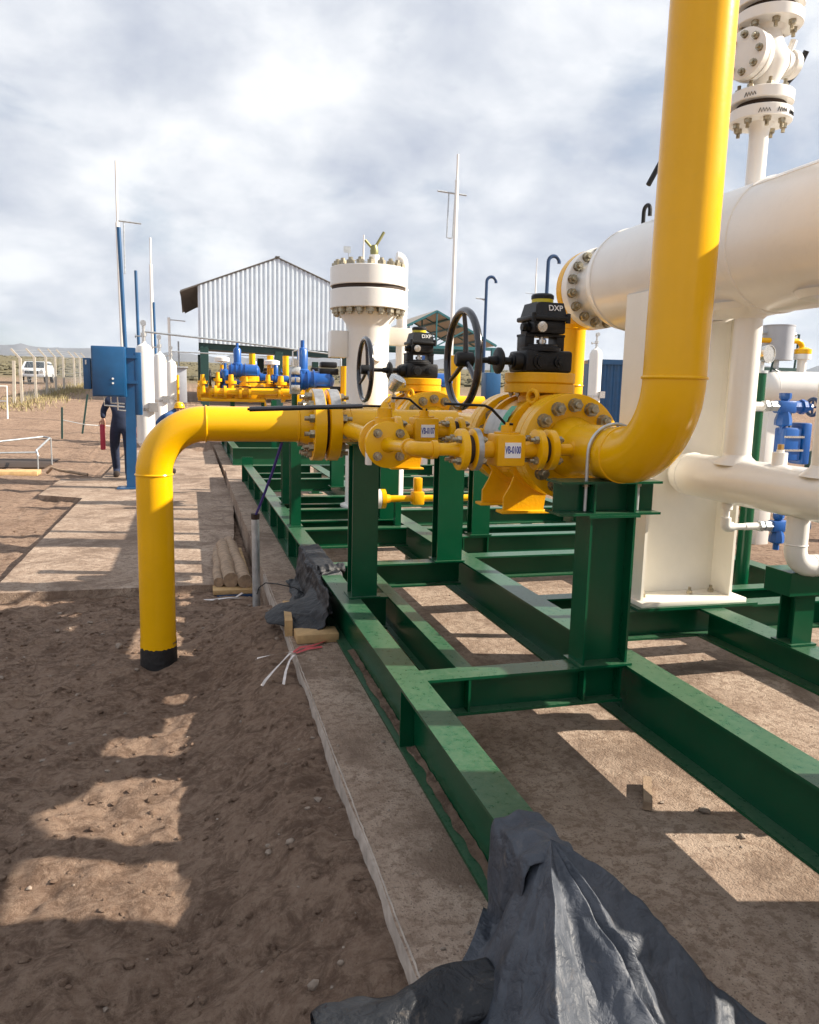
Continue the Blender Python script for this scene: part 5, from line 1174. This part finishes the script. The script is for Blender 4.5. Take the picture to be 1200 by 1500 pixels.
# ================================================================ metal shed
SX0, SX1, SY0, SY1 = .50, 8.55, 42.2, 54.0; SGZ = .95
t = thing('metal_shed', 'open sided shed with corrugated galvanised gable and dark columns', 'shed', ((SX0+SX1)/2, SY0, SGZ))
XM = (SX0+SX1)/2; EZ, PZ, CZ = 6.82, 8.42, 3.98
def roofz(x): return PZ-(PZ-EZ)*abs(x-XM)/(XM-SX0)
mb = MB(); pitch_ = .232; vs = []; fs = []; x = SX0; prof = []
while x < SX1-.01:
    for dx, dy in ((0, 0), (.085, 0), (.115, -.07), (.20, -.07), (.232, 0)): prof.append((min(SX1, x+dx), dy))
    x += pitch_
pf = []
for p in prof:
    if not pf or abs(pf[-1][0]-p[0]) > 1e-5: pf.append(p)
for (x, dy) in pf: vs += [(x, SY0+dy, CZ-.03*(x-SX0)), (x, SY0+dy, roofz(x)-.02)]
fs = [(2*i, 2*i+2, 2*i+3, 2*i+1) for i in range(len(pf)-1)]
part('gable_cladding', MB().add(vs, fs), SHT, t, smooth=False)
for s_ in (-1, 1):
    e = XM+s_*(XM-SX0+.85); ez = PZ-(PZ-EZ)*(XM-SX0+.85)/(XM-SX0)
    part('roof', MB().add([(XM, SY0-.12, PZ), (e, SY0-.12, ez), (e, SY1, ez), (XM, SY1, PZ), (XM, SY0-.12, PZ+.05), (e, SY0-.12, ez+.05), (e, SY1, ez+.05), (XM, SY1, PZ+.05)], [(0,3,2,1),(4,5,6,7),(0,1,5,4),(1,2,6,5),(2,3,7,6),(3,0,4,7)]), RFU, t, smooth=False)
# the low eave flap seen from below at the left corner
part('eave_flap', MB().add([(SX0-.88, SY0-.2, 6.42), (SX0-.02, SY0-.2, 6.79), (SX0-.02, SY0+2.6, 5.98), (SX0-.65, SY0+2.6, 5.62), (SX0-.88, SY0-.2, 6.46), (SX0-.02, SY0-.2, 6.83), (SX0-.02, SY0+2.6, 6.02), (SX0-.65, SY0+2.6, 5.66)], [(0,3,2,1),(4,5,6,7),(0,1,5,4),(1,2,6,5),(2,3,7,6),(3,0,4,7)]), RFU, t, smooth=False)
part('beam', ibeam((SX0, SY0+.12, CZ-.14), (SX1, SY0+.12, CZ-.42), .2, .34), TEAL, t, smooth=False)
part('ceiling_panel', MB().add([(SX0+.1, SY0+.4, 3.86), (SX1, SY0+.4, 3.6), (SX1, SY1, 3.9), (SX0+.1, SY1, 4.1)], [(0, 1, 2, 3)]), RFU, t, smooth=False)
for x in (SX0+.28, 4.6, SX1-.3):
    for y in (SY0+.2, SY1-.5):
        zb = gz(math.hypot(x, y))-.2
        part('column', MB().box((x-.21, y-.18, zb), (x+.21, y+.18, 3.84-.03*(x-SX0)), .02), TEAL, t, smooth=False)
part('ridge_cap', MB().obox((XM, SY0-.14, PZ+.065), (XM, SY1, PZ+.065), .22, .03), RFU, t, smooth=False)
# small grey kiosk beyond
t = thing('kiosk', 'small grey flat roofed kiosk left of the shed column', 'kiosk', (-.3, 42.5, .95))
part('wall', MB().box((-.74, 42.2, .9), (-.12, 43.4, 2.66), .01), GRY, t); part('roof', MB().box((-.82, 42.1, 2.661), (-.05, 43.5, 2.74), .01), GLV, t)

# open canopy with truss behind the tower
t = thing('truss_canopy', 'open gable canopy with teal trusses and ribbed roof behind the hand wheel', 'canopy', (14, 44, 1.0))
ax, ay, az = 13.86, 44.1, 6.38; ex = 17.6; ez = 4.55; lx = 10.2; lz = 4.55
for s_, (e, ee) in enumerate(((ex, ez), (lx, lz))):
    part('roof', MB().add([(ax, ay, az), (e, ay, ee), (e, ay+6, ee), (ax, ay+6, az), (ax, ay, az+.08), (e, ay, ee+.08), (e, ay+6, ee+.08), (ax, ay+6, az+.08)], [(0,3,2,1),(4,5,6,7),(0,1,5,4),(1,2,6,5),(2,3,7,6),(3,0,4,7)]), mat('canopy_sheet', (.42, .37, .30), .6, var=.1) if s_ == 0 else MATS['canopy_sheet'], t, smooth=False)
    for k in range(1, 5):
        u = k/5; part('purlin', MB().obox((ax+(e-ax)*u, ay, az+(ee-az)*u-.06), (ax+(e-ax)*u, ay+6, az+(ee-az)*u-.06), .1, .1), TEA2, t, smooth=False)
for yy in (ay-.02, ay+3, ay+6):
    part('truss', MB().obox((ax, yy, az), (ex, yy, ez), .12, .12).obox((ax, yy, az), (lx, yy, lz), .12, .12).obox((lx, yy, 4.35), (ex, yy, 4.35), .16, .18).obox((ax, yy, az), (ax, yy, 4.35), .08, .08)
         .obox((ax, yy, 4.4), (15.7, yy, 5.4), .07, .07).obox((ax, yy, 4.4), (12.0, yy, 5.4), .07, .07).obox((15.7, yy, 5.4), (15.7, yy, 4.4), .06, .06).obox((12, yy, 5.4), (12, yy, 4.4), .06, .06), TEA2, t, smooth=False)
    for x in (lx+.2, ex-.2): part('column', MB().box((x-.1, yy-.1, .8), (x+.1, yy+.1, 4.4)), TEA2, t, smooth=False)

# ================================================================ far skid with yellow manifolds
t = thing('steel_skid', 'far green steel skid frame at the end of the walkway', 'skid', (2, 18, 0))
FZ = -.010
for y in (17.66, 20.5, 24): part('beam', ibeam((.90, y, FZ+.19), (4.6, y, FZ+.19), .2, .38), GRN, t, smooth=False)
for x in (.97, 4.5): part('beam', ibeam((x, 17.8, FZ+.19), (x, 25, FZ+.19), .15, .36), GRN, t, smooth=False)
for x, y in ((1.15, 22.4), (2.0, 22.4), (2.9, 22.4), (1.9, 18.6), (3.2, 18.6)): part('post', ibeam((x, y, .05), (x, y, 1.42), .12, .12, .01, .01, (0, 1, 0)), GRN, t, smooth=False)
t = thing('far_manifold', 'yellow flanged pipe manifold on the far skid under the shed gable', 'pipe', (1.8, 22.4, 1.4))
part('pipe', MB().tube([(.2, 22.4, 1.55), (3.2, 22.4, 1.55)], .15, 20), YEL, t)
part('pipe', MB().tube([(.55, 21.9, 1.58), (3.0, 21.9, 1.62)], .09, 16), YEL, t)
for x in (.22, .5, .95, 1.2, 1.9, 2.5): part('flange', MB().lathe((x, 22.4, 1.55), (1, 0, 0), [(0, .001), (0, .24), (.1, .24), (.1, .001)], 20), YEL, t)
for x in (.65, .9, 1.3): part('flange', MB().lathe((x, 21.9, 1.58), (1, 0, 0), [(0, .001), (0, .16), (.07, .16), (.07, .001)], 16), YED, t)
for x, z1 in ((1.72, 2.75), (2.22, 2.72), (2.66, 2.72)): part('vertical_pipe', MB().tube([(x, 22.7, 1.55), (x, 22.7, z1-.1)], .09, 14), YEL, t)
for x, z, r in ((.35, 1.78, .07), (.75, 1.85, .06), (1.1, 1.8, .08), (1.5, 1.75, .06), (2.1, 1.82, .07), (2.45, 1.8, .09), (2.85, 1.8, .08)):
    part('riser', MB().lathe((x, 22.1, 1.5), (0, 0, 1), [(0, r), (z-1.5, r), (z-1.5, r*1.9), (z-1.42, r*1.9), (z-1.42, r), (z-1.25, r*.8), (z-1.25, .001)], 14), YED, t)
for x in (1.55, 2.35, 2.95): part('flange', MB().lathe((x, 21.9, 1.6), (1, 0, 0), [(0, .001), (0, .17), (.07, .17), (.07, .001)], 16), YED, t)
part('pipe', MB().tube([(.3, 22.0, 1.36), (2.0, 22.0, 1.36), (2.05, 22.0, 1.05)], .05, 12), YEL, t)
part('lever', MB().obox((1.2, 21.75, 1.72), (2.6, 21.75, 1.72), .05, .03), BLK, t)
part('lever', MB().obox((1.5, 22.0, 1.85), (2.4, 22.0, 1.87), .04, .03), BLK, t)
part('thin_post', MB().cyl((-.3, 22.4, .0), (-.3, 22.4, 2.0), .035, 8), YEL, t)
blue_actuator_valve('blue actuator valve in the middle of the far manifold', 1.62, 22.45, 1.62, 1.25, False)
blue_actuator_valve('small blue actuator valve right of the middle one on the far manifold', 2.55, 22.35, 1.6, .8, False)
blue_actuator_valve('small blue actuator valve at the left end of the far manifold', 1.14, 25.0, 1.54, .7, False)
blue_actuator_valve('blue actuator valve at the right end of the far manifold', 3.7, 25.0, 1.59, 1.1, True)
for k, (x, y, z, sc_) in enumerate(((2.35, 26.4, 1.6, 1.05), (3.05, 25.6, 1.55, .75), (1.45, 26.6, 1.5, .8))):
    blue_actuator_valve(['blue actuator valve half hidden behind the middle of the far manifold', 'small blue actuator valve between the two right ones on the far manifold', 'small blue actuator valve behind the left end of the far manifold'][k], x, y, z, sc_, k == 0)
def wheel_valve(label, x, y, z, r):
    t = thing('wheel_valve', label, 'valve', (x, y, z-.8))
    part('body', MB().lathe((x, y, z-.85), (0, 0, 1), [(0, .16), (.05, .16), (.1, .1), (.3, .13), (.36, .13), (.4, .07), (.7, .06)], 16), YED, t)
    part('hand_wheel', MB().lathe((x, y, z-.08), (0, 0, 1), [(0, r*.5), (.02, r), (.12, r), (.15, r*.6), (.15, .001)], 24), WHT, t)
    part('stem', MB().cyl((x, y, z-.2), (x, y, z+.0), .03, 8), STL, t)
wheel_valve('far yellow valve with rusty white hand wheel left of the blue actuators', .90, 22.9, 2.48, .21)
wheel_valve('far yellow valve with white hand wheel between the blue actuators', 2.25, 22.5, 2.42, .22)
t = thing('small_blue_valve', 'small blue valve with black hand wheel at the left of the far manifold', 'valve', (.95, 22.3, 1.6))
part('body', MB().lathe((.95, 22.2, 1.65), (0, 0, 1), [(0, .14), (.1, .14), (.15, .07), (.35, .09), (.5, .09), (.55, .04), (.7, .04)], 14), BLV, t)
part('hand_wheel', MB().torus((.55, 22.2, 1.95), (1, 0, 0), .2, .03, 20, 8).cyl((.55, 22.2, 1.95), (.95, 22.2, 1.95), .03, 8), BLK, t)
part('black_valve', MB().box((.68, 22.1, 1.7), (.9, 22.3, 1.95), .03), BLK, t)

# ================================================================ right background
t = thing('small_white_vessel', 'small white horizontal drum with dished end beyond the header', 'vessel', (7.7, 9.0, 1.1))
part('shell', MB().lathe((7.40, 9.0, 1.83), (1, -.08, 0), [(0, .001), (.01, .10), (.04, .17), (.09, .22), (.16, .24), (2.4, .24), (2.45, .1), (2.45, .001)], 36), WHT, t)
part('weld_seam', MB().torus((7.58, 8.99, 1.83), (1, -.08, 0), .24, .008, 36, 6), WHT, t)
part('leg', MB().box((7.52, 8.9, -.4), (7.72, 9.1, 1.62), .01), WHT, t); part('leg', MB().box((9.2, 8.8, -.4), (9.4, 9.0, 1.62), .01), WHT, t)
part('nozzle', MB().lathe((8.02, 8.93, 2.05), (0, 0, 1), [(0, .06), (.18, .06), (.18, .11), (.25, .11), (.25, .05)], 20), WHT, t)
t = thing('grey_can', 'grey metal can standing on the small white drum', 'can', (7.66, 9, 2.1))
part('drum', MB().lathe((7.66, 9.0, 2.21), (0, 0, 1), [(0, .001), (0, .20), (.44, .20), (.445, .205), (.46, .205), (.46, .001)], 32), GRY, t)
part('neck', MB().lathe((7.66, 9.0, 2.03), (0, 0, 1), [(0, .07), (.05, .07), (.05, .04), (.19, .04)], 14), GLV, t)
for s_ in (-1, 1): part('lug', MB().lathe((7.66+s_*.2, 9.0, 2.56), (s_, 0, 0), [(0, .02), (.05, .02), (.05, .03), (.07, .03)], 8), GLV, t)
part('brace', MB().tube([(7.5, 8.9, 2.05), (7.53, 8.9, 2.21)], .014, 6).tube([(7.52, 8.9, 2.1), (7.66, 8.9, 2.04)], .012, 6), TEAL, t)
t = thing('yellow_vent_pipe', 'thin yellow pipe bending down onto the drum nozzle', 'pipe', (8.0, 8.93, 2.3))
part('pipe', MB().tube([(5.4, 9.0, 2.43), (7.9, 8.93, 2.47)]+arc((7.9, 8.93, 2.37), (0, 0, 1), (1, 0, 0), .10, 0, math.pi/2, 8)[1:]+[(8.0, 8.93, 2.32)], .035, 14), YEL, t)
part('flange', MB().lathe((8.02, 8.93, 2.302), (0, 0, 1), [(0, .001), (0, .11), (.06, .11), (.09, .05)], 20), YEL, t)
t = thing('ladder_frame', 'dark green square guard frame behind the yellow pipe', 'frame', (8.3, 9.3, 0))
part('frame', MB().tube([(7.95, 9.4, 2.1), (7.97, 9.4, 2.62), (8.35, 9.4, 2.60), (8.32, 9.4, 2.1), (7.95, 9.4, 2.1)], .018, 6), TEAL, t)
part('post', MB().cyl((8.33, 9.4, -.4), (8.33, 9.4, 2.12), .02, 6).cyl((7.96, 9.4, -.4), (7.96, 9.4, 2.12), .02, 6), TEAL, t)
part('shelf', MB().box((7.5, 9.3, 2.08), (8.33, 9.36, 2.13)), TEAL, t)
t = thing('valve_heap', 'yellow and brass fittings cluttered on the ground under the drum', 'fittings', (7.9, 9.6, 0))
for k in range(14):
    x, y = 7.2+random.random()*2.2, 10.2+random.random()*1.5; zg = ground_z(x, y)
    part('fitting', MB().lathe((x, y, zg+.25+.35*random.random()), (random.gauss(0, 1), random.gauss(0, 1), random.gauss(0, .4)), [(-.12, .03), (-.06, .03), (-.06, .08), (0, .08), (0, .05), (.1, .05), (.1, .09), (.15, .09), (.15, .001)], 12), random.choice([YED, YED, MATS['brass'], GLV]), t)
part('rack', MB().box((7.0, 10.1, -.4), (7.08, 10.2, .9)).box((9.4, 10.1, -.4), (9.5, 10.2, .9)).box((7.0, 10.1, .25), (9.5, 11.6, .3)), TEAL, t)
# blue container and things near it
t = thing('blue_container', 'dark blue corrugated shipping container behind the yellow valves', 'container', (17, 30, .3))
zc = .35; d_ = Vector((2.4, -.5, 0)); L = d_.length; ux = d_.normalized(); uy = Vector((-ux.y, ux.x, 0)); p0 = Vector((15.95, 29.4, 0))
def cw(u, v, z): p = p0+ux*u+uy*v; return (p.x, p.y, z)
vs = []; n = int(L/.14)
for i in range(n*2+1):
    u = L*i/(2*n); vv = .05 if (i // 2) % 2 else 0.; vs += [cw(u, vv, zc+.15), cw(u, vv, 3.02)]
part('wall', MB().add(vs, [(2*i, 2*i+2, 2*i+3, 2*i+1) for i in range(2*n)]), BLU, t, smooth=False)
for u in (0, L): part('corner_post', MB().obox(cw(u, 0, zc), cw(u, 0, 3.2), .18, .18), BLU, t, smooth=False)
part('rail', MB().obox(cw(0, 0, 3.12), cw(L, 0, 3.12), .16, .2).obox(cw(0, 0, zc+.06), cw(L, 0, zc+.06), .16, .2), BLU, t, smooth=False)
part('roof', MB().add([cw(0, 0, 3.2), cw(L, 0, 3.2), cw(L, 6, 3.2), cw(0, 6, 3.2)], [(0, 1, 2, 3)]), BLU, t, smooth=False)
part('end_wall', MB().obox(cw(0, .1, 1.7), cw(0, 6, 1.7), .06, 2.7), BLU, t, smooth=False); part('end_wall', MB().obox(cw(L, .1, 1.7), cw(L, 6, 1.7), .06, 2.7), BLU, t, smooth=False)
t = thing('blue_box', 'small blue box on a leg behind the nearest hand wheel', 'box', (9.0, 23, 0))
part('box', MB().box((8.85, 22.9, 1.3), (9.35, 23.3, 2.35), .02), BLU, t); part('leg', MB().box((9.05, 23.0, -.35), (9.15, 23.1, 1.31)), BLU, t)
def bottle2(label, x, y, z0, z1, r):
    bottle(label, x, y, z0, z1, r)
bottle('white gas bottle beside the blue container right of the yellow drop pipe', 10.0, 18.2, 1.0, 2.90, .16)
thin_mast('dark blue vent pipe with hooked top left of the big valve', 9.13, 23.9, -.3, 5.25, .05, DBL, (.12, .3), (4.7, .3, (-1,), .01), hook=True)
thin_mast('dark blue vent pipe with hooked top above the DXP box', 11.05, 23.6, -.3, 5.95, .06, DBL, (.18, .3), hook=True)
thin_mast('tall white lightning mast with cross arms behind the hand wheel', 12.2, 36.4, .6, 12.0, .10, WHT, (.58, 1.6), (11.38, .75, (-1, 1), 2.1), 13.2)
thin_mast('far white mast with cross arms between the two vent pipes', 15.3, 33.8, .5, 7.2, .035, WHT, (.1, .2), (6.3, .45, (-1, 1), .9), 7.9)
thin_mast('white mast with cross arms behind the white tower', 8.95, 41.9, .9, 9.3, .06, WHT, (.1, .2), (8.55, .6, (-1, 1), .9), 9.9)
thin_mast('faint white mast at the right above the grey can', 14.2, 14.2, -.4, 5.8, .015, GLV, (.1, .1))
thin_mast('dark blue pole standing beside the cream pedestal', 8.95, 15.0, -.4, 3.9, .045, DBL)
t = thing('blue_yellow_valves', 'row of yellow piping with blue actuators seen through the hand wheel', 'pipe', (5, 14, 0))
part('pipe', MB().tube([(3.6, 14.6, 1.5), (5.6, 14.6, 1.5)], .13, 18), YEL, t)
part('pipe', MB().tube([(5.0, 14.6, -.2), (5.0, 14.6, 2.4)], .10, 16), YEL, t)
part('support', MB().box((4.0, 14.5, -.2), (4.12, 14.7, 1.4)), GRN, t)
blue_actuator_valve('blue actuator valve seen through the nearest hand wheel', 4.42, 13.8, 1.45, 1.0, False)
t = thing('white_drum', 'white round drum standing behind the nearest hand wheel', 'drum', (5.0, 15.8, 0))
part('drum', MB().lathe((5.0, 15.8, -.21), (0, 0, 1), [(0, .25), (.9, .25), (.9, .28), (1.85, .28), (1.9, .2), (1.9, .001)], 24), WHT, t)
part('legs', MB().box((4.8, 15.6, -.21), (4.9, 15.7, .5)), GRN, t)

# ================================================================ unseen separator train made up to throw shade, defined but never placed
def train(label, X, Y0, Y1, Z, r, legs):
    t = thing('white_separator', label, 'vessel', (X, (Y0+Y1)/2, 0))
    part('shell', MB().lathe((X, Y0, Z), (0, 1, 0), [(0, .001), (.03, r*.5), (.1, r*.8), (.22, r), (Y1-Y0-.22, r), (Y1-Y0-.1, r*.8), (Y1-Y0-.03, r*.5), (Y1-Y0, .001)], 40), WHT, t)
    for y in legs: part('pedestal', MB().box((X-.35, y-.12, .0), (X+.35, y+.12, Z-r*.8)), CRM, t)
    return t

# final places by walkway and slab edge, after scaling each thing about the camera
PLACE = {
    'actuator_valve.001': (1.814, 25.144, 1.616),
    'actuator_valve.002': (2.856, 25.032, 1.594),
    'antenna_mast': (-1.814, 24.416, -0.198),
    'barrier_tape.002': (0.056, 7.190, -0.265),
    'bent_bar': (-2.912, 18.368, -0.254),
    'blue_bar': (0.370, 7.280, -0.299),
    'conduit_pipe': (-0.829, 16.240, 2.714),
    'conduit_pipe.001': (-0.538, 26.096, 2.714),
    'control_panel': (-1.042, 15.120, -0.198),
    'far_manifold': (2.016, 25.088, 1.370),
    'red_case': (-1.680, 16.744, 0.496),
    'gas_bottle': (-0.834, 16.240, -0.198),
    'gas_bottle.001': (-0.706, 20.832, -0.198),
    'gas_bottle.002': (-0.538, 26.096, -0.198),
    'log': (0.230, 7.414, -0.211),
    'log.001': (0.342, 7.392, -0.211),
    'log.002': (0.476, 7.336, -0.211),
    'pallet_board': (0.370, 7.840, -0.254),
    'person': (-1.344, 16.856, -0.198),
    'person.001': (-0.582, 17.472, -0.198),
    'pit_barrier': (-4.368, 19.600, -0.034),
    'pit_guard': (-3.920, 27.552, -0.034),
    'pit_shade': (-4.928, 20.832, -0.270),
    'plank': (3.808, 8.736, -0.192),
    'purple_strap': (0.538, 6.810, 0.575),
    'small_blue_valve': (1.064, 24.976, 1.594),
    'steel_skid.001': (2.240, 20.160, -0.198),
    'steel_stake': (0.543, 6.832, -0.310),
    'timber_board': (-4.480, 18.480, -0.056),
    'timber_log': (3.920, 7.190, -0.198),
    'timber_plank.001': (-4.032, 33.152, 0.047),
    'timber_plank.002': (-3.584, 32.592, 0.009),
    'timber_plank.003': (-2.912, 33.488, 0.004),
    'vent_mast': (-1.042, 15.254, -0.176),
    'vent_mast.001': (-1.210, 21.728, -0.198),
    'vent_mast.002': (-1.075, 28.784, -0.086),
    'wheel_valve': (1.008, 25.648, 1.684),
    'wheel_valve.001': (2.520, 25.200, 1.616),
    'wooden_peg': (2.016, 2.912, -0.192),
}
for n_, p_ in PLACE.items():
    o_ = bpy.data.objects[n_]; o_.location = p_; o_.scale = (1.12, 1.12, 1.12)

# thin desert haze in the air over the plain
hz = bpy.data.materials.new('haze_air'); hz.use_nodes = True; t = hz.node_tree; t.nodes.clear()
o_ = N(t, 'ShaderNodeOutputMaterial'); pv = N(t, 'ShaderNodeVolumePrincipled'); pv.inputs['Color'].default_value = (.72, .82, .95, 1); pv.inputs['Density'].default_value = 6.5e-5; pv.inputs['Anisotropy'].default_value = .2
t.links.new(pv.outputs[0], o_.inputs['Volume'])
hb = struct('haze', MB().box((-9500, -400, -3), (9500, 12500, 430)), hz, kind='stuff', smooth=False); hb['label'] = 'thin pale haze over the plain'; hb['category'] = 'haze'

GROUPS = {'mast': 'masts and vent poles about the yard', 'log': 'logs on the ground by the skid', 'stone': 'larger stones on soil and slab', 'plank': 'loose planks'}
for o in bpy.data.objects:
    if o.parent is None and o.get('category') in GROUPS: o['group'] = GROUPS[o['category']]
